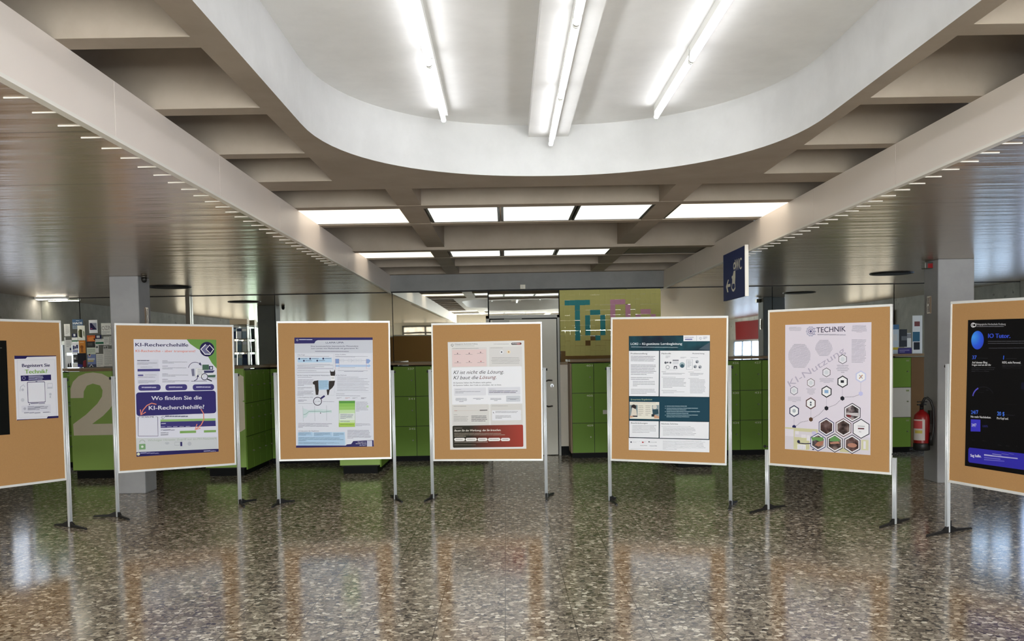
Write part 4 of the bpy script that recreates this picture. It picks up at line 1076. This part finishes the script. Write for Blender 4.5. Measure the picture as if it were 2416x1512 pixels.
S.ngon(213, 1340, 17, '#33304a', 14); S.line([(213, 1355), (285, 1362), (345, 1358)], 10, '#33304a'); S.rr(200, 1368, 290, 1425, 4, '#efecf2'); 
for i in range(4): S.line([(218 + i * 18, 1378), (220 + i * 18, 1424)], 3, '#b0aabb')
S.rect(890, 1310, 970, 1425, '#d6d2b0'); S.rect(915, 1325, 940, 1410, '#e8e3ea'); S.rect(360, 1415, 382, 1428, '#3c3850'); S.rect(660, 1400, 760, 1450, '#cdc9a2')
def photo(a, b_, c):
    m, t, bs = nt('print photograph'); L = t.links
    tc = t.nodes.new('ShaderNodeTexCoord'); n = t.nodes.new('ShaderNodeTexNoise'); n.inputs['Scale'].default_value = 16; n.inputs['Detail'].default_value = 4; L.new(tc.outputs['Object'], n.inputs['Vector'])
    r = t.nodes.new('ShaderNodeValToRGB'); e = r.color_ramp.elements; e.new(.5)
    for x, p, k in zip(e, (.35, .5, .66), (a, b_, c)): x.position = p; x.color = (*rgb(k), 1)
    L.new(n.outputs['Fac'], r.inputs['Fac']); L.new(r.outputs['Color'], bs.inputs['Base Color']); bs.inputs['Roughness'].default_value = .5; bs.inputs['Specular IOR Level'].default_value = .15; return m
PH = [photo('#2a2628', '#5f5458', '#a89a9c'), photo('#30201f', '#5d4644', '#7d6a68'), photo('#2c2220', '#5a4a48', '#8a7873')]
for (x, y, r_, c, k) in ((792, 1018, 98, '#34323f', 0), (512, 1177, 96, '#383a66', 1), (697, 1182, 96, '#6b4f50', 2), (888, 1192, 100, '#2b2b38', None), (423, 1343, 96, '#3a4478', 0), (605, 1350, 98, '#2b2b38', 2), (793, 1360, 98, '#33384f', 1)):
    S.hexa(x, y, r_, c); S.hexa(x, y, r_ - 9, '#f1eff4')
    if k is not None: S.hexa(x, y, r_ - 22, PH[k])
S.rect(852, 1158, 928, 1170, '#b5b9be'); S.rect(854, 1182, 922, 1198, '#5b2a33'); S.text('PC', 868, 1232, 892, 1232, 14, '#8b8b95', .01)
S.poly([(350, 1290), (480, 1290), (480, 1320), (440, 1335), (395, 1318), (362, 1332)], '#6c9a58'); S.poly([(388, 1375), (420, 1340), (485, 1330), (475, 1372), (430, 1392)], '#b07a66')
S.poly([(555, 1300), (600, 1272), (655, 1305), (655, 1330), (550, 1332)], '#66955a'); S.poly([(548, 1345), (640, 1330), (660, 1355), (560, 1362)], '#b98572'); S.ngon(793, 1372, 50, '#b48270', 20, ry=22); S.poly([(730, 1045), (780, 1040), (778, 1068), (735, 1065)], '#7a2f36'); S.poly([(728, 1022), (855, 1020), (858, 1060), (800, 1052), (728, 1035)], '#c9c2c6')
S.build('poster', 'pale lilac TECHNIK poster with hexagon pictures, on the sixth board', 'poster', on_board(6, -.003, .008, .005), 'posters on the pinboards')

# --- poster: IO Tutor (black, running out of the frame)
S = Sheet(.836, 1.182, (62, 65), (940, 42), (35, 1430), (905, 1602), '#08080b')
S.arc(110, 112, 19, 7, '#e4e4ea', 60, 300, 14); S.arc(120, 112, 15, 7, '#e4e4ea'); S.text('Pädagogische Hochschule Freiburg', 138, 112, 415, 112, 17, '#b5b5bb', .03); S.lines(138, 122, 415, 134, 1, '#74747c', 1, .5)
def orb():
    m, t, b = nt('print blue orb'); L = t.links
    tc = t.nodes.new('ShaderNodeTexCoord'); mp = t.nodes.new('ShaderNodeMapping'); L.new(tc.outputs['Object'], mp.inputs['Vector']); mp.inputs['Location'].default_value = (.36, 0, -.455)
    g = t.nodes.new('ShaderNodeVectorMath'); g.operation = 'LENGTH'; L.new(mp.outputs['Vector'], g.inputs[0])
    r = t.nodes.new('ShaderNodeValToRGB'); e = r.color_ramp.elements; e.new(.5)
    for x, p, k in zip(e, (.0, .07, .14), ('#4aa3ff', '#2f62e8', '#3530c4')): x.position = p; x.color = (*rgb(k), 1)
    L.new(g.outputs['Value'], r.inputs['Fac']); L.new(r.outputs['Color'], b.inputs['Base Color']); b.inputs['Roughness'].default_value = .5; b.inputs['Specular IOR Level'].default_value = .15; return m
S.layer(); c = S.pt(150, 253); off = S.off
S.raw([(c[0] + .062 * math.cos(2 * PI * i / 32), off, c[2] + .074 * math.sin(2 * PI * i / 32)) for i in range(32)], orb())
S.text('IO Tutor.', 250, 232, 458, 234, 40, '#3b55d8', .035)
S.lines(248, 262, 760, 300, 2, '#4e4e55', .8, .35, rag=.05); S.lines(255, 325, 620, 342, 1, '#3b3b42', 1, .5)
S.text('37', 102, 430, 142, 430, 34, '#4468e8', .03); S.lines(150, 420, 245, 434, 1, '#34343a', 1); S.text('Auf dessen Blog', 100, 470, 243, 472, 20, '#d8d8dc', .03); S.text('Fragen rund um die Uhr', 100, 492, 278, 495, 18, '#d8d8dc', .03); S.lines(95, 510, 325, 560, 3, '#3d3d44', .8)
S.text('1', 391, 436, 398, 437, 36, '#3b6cf0', 0); S.lines(420, 427, 520, 440, 1, '#34343a', 1); S.text('KIDS, nicht Personal.', 384, 474, 560, 478, 20, '#d8d8dc', .03); S.lines(384, 490, 580, 530, 3, '#3d3d44', .9)
S.arc(205, 790, 98, 12, '#5a55c8', 118, 172, 12); S.arc(205, 790, 98, 6, '#1d1d26', 20, 116, 16); S.lines(150, 720, 260, 758, 2, '#26262e')
S.lines(390, 860, 700, 876, 1, '#26262c', 1); S.rr(565, 655, 860, 745, 8, '#15152a'); S.text('24/7', 92, 945, 160, 946, 36, '#466ee6', .03); S.lines(172, 938, 232, 952, 1, '#30303a', 1); S.text('Nie mehr Nachdenken.', 90, 978, 280, 992, 20, '#d8d8dc', .03)
S.text('20 $', 338, 964, 406, 970, 36, '#4a7df0', .03); S.lines(418, 962, 515, 978, 1, '#30303a', 1); S.text('Pro Kopf und.', 336, 1000, 445, 1008, 20, '#d8d8dc', .03)
S.poly([(90, 994), (180, 1000), (180, 1113), (88, 1108)], '#3e39c9'); S.text('24/7', 98, 1060, 142, 1062, 26, '#dedef5', .03); S.lines(98, 1064, 142, 1074, 1, '#8c89e2', 1); S.text('100%', 202, 1072, 250, 1074, 20, '#2f2f70', .03)
for x, y in ((100, 1190), (200, 1200), (345, 1245), (420, 1255), (495, 1260)): S.lines(x, y, x + 35, y + 12, 1, '#4c4c55', 1)
S.poly([(78, 1260), (925, 1385), (918, 1550), (76, 1400), (66, 1385), (68, 1275)], '#3530ad'); S.text('Sag hallo.', 88, 1346, 188, 1358, 26, '#e6e6f5', .04); S.lines(215, 1330, 535, 1346, 1, '#b5b3e0', 1, .6); S.poly([(215, 1330), (535, 1376), (535, 1386), (215, 1341)], '#b9b7e2'); S.poly([(215, 1354), (370, 1376), (370, 1386), (215, 1364)], '#6f6bd0'); S.poly([(215, 1374), (408, 1398), (408, 1406), (215, 1384)], '#6f6bd0')
S.build('poster', 'black IO Tutor poster with a blue orb and purple bar, on the rightmost board', 'poster', on_board(7, .0, .0, .004), 'posters on the pinboards')

# --- poster: Begeistert Sie Technik?  (and the black one beside it)
S = Sheet(.394, .58, (92, 288), (377, 288), (110, 732), (397, 712), '#e6e6ee')
S.poly([(92, 288), (377, 288), (377, 293), (180, 297), (170, 308), (93, 310)], '#272158'); S.line([(112, 318), (368, 315), (385, 700), (125, 712)], 2, '#c9cad8', True)
S.text('Begeistert Sie', 146, 365, 335, 362, 23, '#2c2855', .03); S.text('Technik?', 166, 409, 318, 406, 28, '#83ac57', .03)
S.poly([(136, 423), (343, 416), (345, 453), (138, 461)], '#272158'); S.arc(158, 440, 10, 4, '#8e8cb0'); S.lines(190, 426, 300, 456, 3, '#b9b7d2', .9)
S.rr(180, 466, 308, 605, 6, '#3a3560'); S.rr(184, 470, 305, 601, 5, '#e9e9f1'); S.poly([(236, 462), (252, 461), (244, 468)], '#272158')
S.line([(132, 530), (135, 500), (155, 485), (165, 500)], 4, '#b9bbca'); S.ngon(150, 520, 9, '#c4c6d2', 12); S.line([(320, 478), (352, 475), (355, 500), (322, 503)], 3, '#b4b6c6', True); S.lines(318, 506, 358, 516, 1, '#b4b6c6', 1); S.ngon(340, 550, 9, '#c4c6d2', 12); S.rect(335, 562, 345, 575, '#c4c6d2'); S.ngon(150, 590, 12, '#d0d2dc', 12)
S.lines(205, 612, 310, 622, 1, '#8d8da4', 1); S.poly([(192, 624), (202, 624), (197, 612)], '#5d5d78'); S.rr(142, 630, 345, 665, 3, '#dddde8'); S.lines(185, 634, 330, 664, 3, '#a5a5b6'); S.ngon(165, 650, 9, '#b9bac8', 10); S.lines(160, 676, 275, 688, 1, '#9b9bae', 1); S.lines(290, 672, 345, 682, 1, '#9b9bae', 1)
S.poly([(110, 732), (111, 726), (315, 718), (325, 702), (397, 698), (397, 712)], '#272158')
S.build('poster', 'small white Begeistert Sie Technik poster on the leftmost board', 'poster', on_board(1, .343, .133, .003), 'posters on the pinboards')
S = Sheet(.62, .836, (0, 0), (600, 0), (0, 800), (600, 800), '#0b0d0b')
S.lines(470, 60, 560, 74, 1, '#6b6f68', 1); S.rect(30, 40, 300, 130, '#232a24')
S.build('poster', 'black poster cut off by the left edge, on the leftmost board', 'poster', on_board(1, -.23, .142, .003), 'posters on the pinboards')

# ------------------------------------------------------------------ WC sign on the right fascia
S = Sheet(.93, .50, (95, 415), (585, 185), (170, 1405), (680, 1285), '#1f2f68', .028)
WH = '#e9e6da'
S.text('WC', 392, 735, 548, 692, 235, WH, .03)
S.line([(370 + 20 * math.cos(t), 632 + 62 * math.sin(t)) for t in [2 * PI * i / 16 for i in range(16)]], 12, WH, True)
S.poly([(362, 742), (402, 730), (412, 870), (414, 1020), (345, 1020), (340, 912), (325, 900), (325, 855), (348, 842)], WH)
S.line([(345, 1015), (340, 1110), (362, 1160), (395, 1170), (425, 1110), (412, 1015)], 14, WH)
S.poly([(240, 935), (262, 930), (240, 1035), (305, 1018), (308, 1080), (243, 1100), (272, 1205), (245, 1212), (205, 1085)], WH)
o = S.build('wc_sign', 'dark blue WC sign with a white arrow hanging from the right fascia beam', 'sign', Matrix.Translation((BR - .04, 9.82, 2.354)) @ Matrix.Rotation(-PI / 2, 4, 'Z'))
bm = bmesh.new(); add_box(bm, .465, .478, -.004, .032, -.255, .256); obj('edge_strip', bm, M_EDGE, o)

# ------------------------------------------------------------------ sticky note mosaic on the glass right of the door
ME_NOTE = {}
for nm, c in (('yellow', '#b9b268'), ('teal', '#1f7f82'), ('pink', '#c58aa0')):
    bm = bmesh.new(); add_box(bm, -.0385, .0385, -.001, .001, -.0385, .0385)
    for v in bm.verts:
        if v.co.z < 0: v.co.y -= .004
    ME_NOTE[nm] = me_of('sticky note ' + nm, bm, mat('sticky ' + nm, c, .7, noise=.05, scale=9))
teal_T = {(c, 2) for c in range(1, 6)} | {(3, r) for r in range(3, 10)}
teal_o = {(6, 4), (7, 4), (7, 9)} | {(5, r) for r in range(5, 9)} | {(8, r) for r in range(5, 9)}
pink_D = {(10, r) for r in range(2, 10)} | {(11, 2), (12, 2), (11, 9), (12, 9)} | {(13, r) for r in range(3, 9)}
pink_o = {(16, 4), (17, 4), (16, 9), (17, 9)} | {(15, r) for r in range(5, 9)} | {(18, r) for r in range(5, 9)}
missing = {(6, 9), (5, 10), (0, 12)}
for r in range(13):
    for c in range(20):
        if (c, r) in missing: continue
        if c > 11 and r > 6: continue
        k = (c, r)
        col = 'teal' if k in teal_T or k in teal_o else 'pink' if k in pink_D or k in pink_o else 'yellow'
        lab, g = {'teal': ('teal sticky note forming a letter T on the glass right of the door', 'teal notes of the letter T') if k in teal_T else ('teal sticky note forming the small letter o right of the T', 'teal notes of the letter o'),
                  'pink': ('pink sticky note forming the letter D above the fifth board', 'pink notes of the letter D') if k in pink_D else ('pink sticky note forming the small letter o at the right of the mosaic', 'pink notes of the letter o'),
                  'yellow': ('yellow-green sticky note filling the mosaic behind the letters', 'yellow-green sticky notes')}[col]
        o = obj('sticky_note', ME_NOTE[col], None)
        o.location = (.838 + .0392 + c * .0779, WALL - .0076 - .0012 * ((c + r) % 3), 2.505 - r * .0779 + random.uniform(-.002, .002))
        o.rotation_euler = (0, random.uniform(-.02, .02), 0)
        tag(o, lab, 'sticky note', g)

# ------------------------------------------------------------------ notices on the left panes
def nx(cx): return -6.766 + (130 + cx / 6.873 - 145) * (.7285 / 113)
def nz(cy): return 2.21 - (680 + cy / 6.873 - 755) * (.69 / 107)
def notice(label, x0, y0, x1, y1, base, draw=None, depth=0):
    w, h = nx(x1) - nx(x0), nz(y0) - nz(y1)
    S = Sheet(w, h, (x0, y0), (x1, y0), (x0, y1), (x1, y1), base, .001)
    if draw: draw(S)
    S.build('notice', label, 'notice', Matrix.Translation(((nx(x0) + nx(x1)) / 2, WALL - .0076 - .0022 * depth, (nz(y0) + nz(y1)) / 2)) @ Matrix.Rotation(random.uniform(-.01, .01), 4, 'Y'), 'notices on the glass above the island 2')
PW = '#ecece2'
notice('narrow grey sheet at the left end of the notices, above the others', 86, 570, 182, 770, '#d0d0ca', lambda S: S.lines(110, 590, 172, 740, 9, '#8d8d87'))
notice('blue notice with big pale lettering at the top of the left pane', 225, 497, 398, 655, '#3f5872', lambda S: (S.text('HAOS', 236, 578, 385, 574, 34, '#d5d8d6', .04), S.lines(285, 515, 340, 535, 1, '#b9bfc4', 1), S.rect(225, 592, 398, 655, '#7d8a92'), S.lines(240, 600, 380, 650, 3, '#55606a')))
notice('pale notice with a dark olive figure left of the pane joint', 305, 600, 425, 840, '#e3e3d4', lambda S: (S.poly([(318, 690), (345, 650), (350, 790), (322, 780)], '#6f7148'), S.poly([(345, 660), (380, 668), (380, 800), (345, 790)], '#3a3a28'), S.poly([(395, 680), (415, 700), (415, 790), (400, 760)], '#7d8660')), 1)
notice('small navy card with a white square among the notices', 217, 728, 287, 788, '#262a4c', lambda S: S.rect(236, 735, 268, 772, '#dcdcd8'), 1)
notice('white sheet with a green lower edge under the small navy card', 208, 792, 300, 860, PW, lambda S: S.rect(208, 838, 300, 860, '#3f6a4c'))
notice('white notice with navy figures left of the orange poster', 205, 868, 306, 1062, '#e6e6e4', lambda S: (S.rect(218, 925, 242, 990, '#33365c'), S.rect(246, 935, 268, 975, '#33365c'), S.rect(272, 912, 302, 970, '#33365c'), S.rect(215, 1000, 300, 1030, '#8b8fb5')))
notice('orange poster left of the pane joint', 320, 845, 425, 1052, '#cc8434', lambda S: (S.rect(335, 870, 400, 880, '#d8b88a'), S.ngon(365, 950, 28, '#8f5420', 14), S.rect(350, 970, 385, 1035, '#9c5f28')), 1)
notice('large dark notice with red and blue light, bottom of the left pane', 288, 1050, 425, 1278, '#1f1f26', lambda S: (S.poly([(380, 1180), (425, 1160), (425, 1278), (370, 1278)], '#7c2a2c'), S.poly([(288, 1225), (370, 1240), (360, 1278), (288, 1278)], '#35357c')), 2)
notice('black and white photo sheet left of the large dark notice', 216, 1068, 290, 1208, '#4d4d49', lambda S: (S.rect(225, 1120, 260, 1150, '#b9b9b2'), S.rect(245, 1160, 288, 1180, '#1c1c1c')))
notice('blank white slip at the foot of the left pane', 203, 1210, 290, 1282, PW, None, 1)
notice('grey poster with dark figures at the lower left end of the notices', 84, 1085, 190, 1280, '#cfcfc8', lambda S: (S.poly([(122, 1240), (140, 1200), (155, 1278), (122, 1278)], '#222'.replace('#222', '#222222')), S.poly([(158, 1215), (178, 1200), (186, 1278), (160, 1278)], '#222222')))
notice('grey sheet with a dark photo strip at the left end of the notices', 84, 785, 200, 1040, '#cfcfc8', lambda S: (S.rect(104, 785, 200, 832, '#5f5f58'), S.lines(112, 850, 190, 950, 7, '#85857f'), S.rect(165, 960, 188, 1000, '#2f3252')))
notice('white notice with a dark purple triangle, top of the right pane', 495, 512, 633, 725, '#e6e7e6', lambda S: (S.rect(508, 560, 620, 672, '#8f93a0'), S.poly([(510, 560), (540, 560), (622, 672), (510, 672)], '#2a2546'), S.rect(520, 645, 548, 660, '#a5486c')))
notice('cream notice with outlined lettering next to the left column', 692, 566, 864, 755, PW, lambda S: (S.text('OZIN', 705, 682, 862, 672, 70, '#8f877c', -.012), S.lines(705, 700, 840, 745, 3, '#a5a59d')))
notice('orange-red picture card right of the pane joint', 455, 762, 590, 862, '#c96331', lambda S: (S.poly([(470, 800), (560, 780), (585, 850), (480, 858)], '#d98a45'), S.poly([(555, 820), (590, 810), (590, 850)], '#2b2420')), 1)
notice('navy card with a white centre right of the orange-red card', 592, 757, 690, 822, '#262a4c', lambda S: S.rect(612, 768, 665, 805, '#d5d5d2'), 1)
notice('dark grey notice under the orange-red card', 440, 862, 578, 958, '#3a3936', lambda S: S.rect(460, 885, 540, 930, '#55534d'))
notice('white notice with a green strip in the middle of the right pane', 585, 822, 722, 920, PW, lambda S: (S.rect(590, 872, 722, 906, '#2f6b4d'), S.lines(595, 830, 715, 868, 3, '#a5a59d')))
notice('white printed sheet left of the upper narrow sheet', 724, 787, 812, 922, PW, lambda S: S.lines(732, 800, 805, 905, 7, '#9d9d95'))
notice('narrow white sheet touching the left column', 815, 782, 864, 930, '#dcdcd3', lambda S: S.lines(820, 795, 860, 915, 7, '#9d9d95'))
notice('pale green sheet above the blue and yellow poster', 446, 962, 588, 1072, '#d5dcc6', lambda S: S.lines(455, 985, 580, 1060, 5, '#8d9a82'))
notice('blue and yellow poster with a black triangle at the bottom', 450, 1075, 588, 1280, '#7d8cb5', lambda S: (S.rect(452, 1135, 570, 1165, '#c9cdcb'), S.rect(455, 1168, 550, 1195, '#bfae6a'), S.rect(450, 1235, 588, 1280, '#4b5168'), S.poly([(470, 1278), (510, 1228), (545, 1278)], '#d2d2cc'), S.poly([(490, 1278), (510, 1248), (528, 1278)], '#1e1e1e'), S.ngon(488, 1090, 20, '#e0c2b0', 12), S.ngon(486, 1078, 14, '#20201e', 10)), 1)
notice('white text sheet at the bottom, right of the blue and yellow poster', 592, 1068, 712, 1280, PW, lambda S: S.lines(602, 1085, 705, 1270, 12, '#a5a59d'))
notice('white text sheet at the bottom next to the left column', 712, 985, 862, 1274, '#e8e8de', lambda S: S.lines(725, 1005, 850, 1260, 15, '#a2a29a'))
notice('small white card with a dark emblem in the middle of the notices', 588, 925, 640, 1050, '#e6e6de', lambda S: S.ngon(612, 955, 18, '#55605a', 12), 1)
notice('small white card with dark marks above the bottom text sheets', 722, 936, 792, 1004, '#d2d2cb', lambda S: (S.rect(732, 950, 752, 985, '#6d6d68'), S.rect(760, 945, 782, 980, '#55554f')), 2)

# leaflets on the glass left of the right column
def leaflet(label, x0, y0, x1, y1, base, draw=None, depth=0):
    X = lambda c: 5.96 + (2080 + c / 3.083 - 2110) * (.438 / 67); Z = lambda c: 2.122 - (640 + c / 3.083 - 735) * (.675 / 103)
    w, h = X(x1) - X(x0), Z(y0) - Z(y1)
    S = Sheet(w, h, (x0, y0), (x1, y0), (x0, y1), (x1, y1), base, .002)
    if draw: draw(S)
    S.build('leaflet', label, 'leaflet', Matrix.Translation(((X(x0) + X(x1)) / 2, WALL - .0086 - .003 * depth, (Z(y0) + Z(y1)) / 2)), 'leaflets on the glass near the right column')
leaflet('pale blue leaflet with a yellow band behind the sixth board edge', 80, 385, 148, 600, '#c9d6dc', lambda S: (S.rect(80, 385, 148, 420, '#53789a'), S.rect(80, 550, 148, 568, '#cdb944'), S.rect(90, 455, 135, 500, '#d5d8d5')))
leaflet('dark grey leaflet between the pale blue one and the white one', 150, 420, 206, 548, '#3c4045', lambda S: S.rect(165, 470, 206, 500, '#6d7276'), 1)
leaflet('white leaflet right of the dark grey one', 188, 448, 236, 552, '#e4e6e2', lambda S: S.rect(200, 452, 236, 485, '#8d9093'))
leaflet('purple leaflet lying across the foot of the dark grey one', 140, 556, 240, 604, '#4a4480', lambda S: S.lines(150, 570, 225, 595, 2, '#a9a6c8'), 2)
leaflet('white leaflet with a teal picture next to the right column', 246, 322, 318, 602, '#e4e6e2', lambda S: (S.rect(248, 440, 300, 510, '#3c6a80'), S.rect(255, 515, 300, 570, '#2e3236'), S.rect(260, 365, 300, 400, '#7a4a48')))
# brochure rack on the worktop behind the second board
t = thing('brochure_rack', 'narrow rack of leaflets on the worktop behind the right edge of the second board', 'rack', (-4.03, 14.2, 1.475), 0)
bm = bmesh.new()
for x in (-.125, .12): add_box(bm, x, x + .008, -.06, .06, 0, .62)
for z in (0, .2, .4, .60): add_box(bm, -.125, .128, -.06, .06, z, z + .008)
obj('frame', bm, M_STEEL, t)
bm = bmesh.new(); add_box(bm, -.13, .133, -.065, .065, .62, .70); obj('header', bm, mat('brass coloured header', '#b7a58a', .4, .3), t, .003)
cols = ['#c9d2d6', '#8fa9b8', '#2f3f55', '#d9dad4', '#5f7d8b', '#b9c4b8', '#1f2b4a', '#cfd6da', '#7d8f99']
for k in range(9):
    bm = bmesh.new(); add_box(bm, -.034, .034, -.003, .003, 0, .165); add_box(bm, -.034, .034, -.0036, -.003, .11, .15, 1)
    o = obj('leaflet', bm, [ink(cols[k]), ink(cols[(k + 4) % 9])])
    o.matrix_world = Matrix.Translation((-4.03 - .078 + .078 * (k % 3), 14.15 + .004 * (k % 2), 1.4835 + .2 * (k // 3))) @ Matrix.Rotation(-.1, 4, 'X')
    tag(o, 'leaflet standing in the narrow rack behind the second board', 'leaflet', 'leaflets in the rack')

# ------------------------------------------------------------------ fire extinguisher and small fittings
t = thing('fire_extinguisher', 'red fire extinguisher hanging on the right column', 'fire extinguisher', (4.80, 10.75, .37), 0)
bm = bmesh.new(); add_lathe(bm, [(.085, .06), (.088, .08), (.088, .36), (.08, .41), (.05, .445), (.028, .455), (.028, .47)]); obj('cylinder', bm, M_RED, t)
bm = bmesh.new(); add_lathe(bm, [(.084, 0), (.092, .01), (.092, .075), (.088, .085)]); obj('base', bm, M_BLACK, t)
bm = bmesh.new()
n = 10
for i in range(n):
    a0, a1 = [math.radians(175 + 95 * k / n) for k in (i, i + 1)]
    r_ = .0892
    f = bm.faces.new([bm.verts.new((r_ * math.cos(q), r_ * math.sin(q), z)) for q, z in ((a0, .12), (a1, .12), (a1, .36), (a0, .36))]); f.material_index = 0
    for z0, z1, mi in ((.20, .235, 1), (.255, .345, 2)):
        if 2 <= i <= 7 or mi == 2 and i < 8:
            f = bm.faces.new([bm.verts.new((.0896 * math.cos(q), .0896 * math.sin(q), z)) for q, z in ((a0, z0), (a1, z0), (a1, z1), (a0, z1))]); f.material_index = mi
obj('label', bm, [mat('extinguisher label', '#cfc6c2', .5), mat('extinguisher label yellow', '#c9b657', .5), mat('extinguisher label red', '#c0474a', .5)], t)
bm = bmesh.new(); add_tube(bm, (0, 0, .47), (0, 0, .52), .022, 14); add_box(bm, -.05, .05, -.012, .012, .52, .535); add_box(bm, -.05, .06, -.01, .01, .555, .567); add_box(bm, .02, .03, -.01, .01, .53, .56)
obj('valve', bm, M_BLACK, t)
bm = bmesh.new()
add_path(bm, [(-.01, -.02, .50), (-.012, -.045, .555), (.005, -.06, .60), (.035, -.065, .61), (.07, -.075, .575), (.092, -.085, .50), (.098, -.09, .38), (.095, -.09, .26), (.085, -.088, .17), (.07, -.085, .11)], .014)
obj('hose', bm, M_BLACK, t)
bm = bmesh.new(); add_tube(bm, (.072, -.085, .21), (.066, -.085, .06), .018, 12, r1=.022); obj('nozzle', bm, M_BLACK, t)
bm = bmesh.new(); add_box(bm, .085, .125, -.03, .03, .30, .46); obj('wall_bracket', bm, M_STEEL, t)

def plate(label, x, y, z, s):
    bm = bmesh.new(); add_box(bm, 0, s * .012, -.045, .045, -.10, .10); add_box(bm, s * .012, s * .016, -.030, -.008, -.085, .085, 1); add_box(bm, s * .012, s * .016, .008, .030, -.085, .085, 1); add_box(bm, s * .012, s * .018, -.03, .03, -.012, .012, 1)
    o = obj('wall_hook_plate', bm, [mat('plate bronze', '#8d7a68', .4, .5), mat('plate bronze dark', '#5f4a3c', .4, .3)]); o.location = (x, y, z)
    tag(o, label, 'plate')
plate('small bronze plate on the inner side of the left column', -4.285, 11.19, 2.10, 1)
plate('small bronze plate on the inner side of the right column', 4.925, 10.83, 2.05, -1)
for lab, x, y in (('round dark ceiling vent beside the left column', -4.5, 12.62), ('round dark ceiling vent beside the right column', 5.15, 12.45)):
    t = thing('ceiling_vent', lab, 'vent', (x, y, CEIL), 0, 'round ceiling vents')
    bm = bmesh.new(); add_lathe(bm, [(.25, -.012), (.27, -.014), (.28, -.006), (.28, .0)], n=32); obj('rim', bm, M_BLACK, t)
    bm = bmesh.new(); add_lathe(bm, [(.245, -.016), (.245, -.011)], n=32); obj('opening', bm, M_DARK, t)
t = thing('surveillance_dome', 'small dark dome under the ceiling at the left column', 'camera', (-4.22, 11.0, CEIL), 0)
bm = bmesh.new(); add_tube(bm, (0, 0, 0), (0, 0, -.02), .035, 16); obj('mount', bm, M_STEEL, t)
bm = bmesh.new(); add_lathe(bm, [(.032, -.02), (.034, -.045), (.024, -.07), (.008, -.08)]); obj('dome', bm, M_BLACK, t)
t = thing('alarm_box', 'small box with a red front at the top of the right column', 'alarm', (4.925, 10.8, 2.50), 0)
box_obj('housing', (-.09, 0, -.05, .05, -.035, .035), M_STEEL, t, .004)
box_obj('red_front', (-.06, -.005, -.054, -.05, -.03, .02), M_RED, t)
t = thing('motion_sensor', 'small grey sensor box on the fascia above the grey door', 'sensor', (.285, WALL - .03, 2.60), 0)
box_obj('housing', (-.05, .03, -.05, 0, -.03, .035), M_LIGHTWALL, t, .004)
box_obj('lens', (-.035, .0, -.054, -.05, -.018, .02), M_WHITE, t)
box_obj('conduit', (.03, .062, -.04, 0, -.035, .03), M_FASCIA, t)

# ------------------------------------------------------------------ camera
def rows(p, r, y):
    cp, sp, cy, sy = math.cos(p), math.sin(p), math.cos(y), math.sin(y)
    f = Vector((sy * cp, cy * cp, sp)); rt = Vector((cy, -sy, 0)); up = rt.cross(f)
    return math.cos(r) * rt + math.sin(r) * up, -math.sin(r) * rt + math.cos(r) * up, f
rt, up, fw = rows(-0.0479, -0.0178, 0.0055)
cam = bpy.data.cameras.new('camera'); co = bpy.data.objects.new('camera', cam); COL.objects.link(co)
co.matrix_world = Matrix(((rt.x, up.x, -fw.x, 0), (rt.y, up.y, -fw.y, 0), (rt.z, up.z, -fw.z, EYE), (0, 0, 0, 1)))
cam.sensor_fit = 'HORIZONTAL'; cam.sensor_width = 36; cam.lens = 2200.1 / 2416 * 36
cam.shift_y = (946.99 - 756) / 2416; cam.clip_start = .05; cam.clip_end = 100
SC.camera = co

# ------------------------------------------------------------------ world and colour
w = bpy.data.worlds.new('world'); SC.world = w; w.use_nodes = True
w.node_tree.nodes['Background'].inputs['Color'].default_value = (.75, .85, 1, 1)
w.node_tree.nodes['Background'].inputs['Strength'].default_value = .3
SC.view_settings.view_transform = 'Standard'; SC.view_settings.look = 'None'
SC.view_settings.gamma = 1; SC.view_settings.use_curve_mapping = False
SC.view_settings.exposure = 0.0
SC.cycles.max_bounces = 10; SC.cycles.diffuse_bounces = 6; SC.cycles.glossy_bounces = 6
SC.cycles.sample_clamp_indirect = 6.0
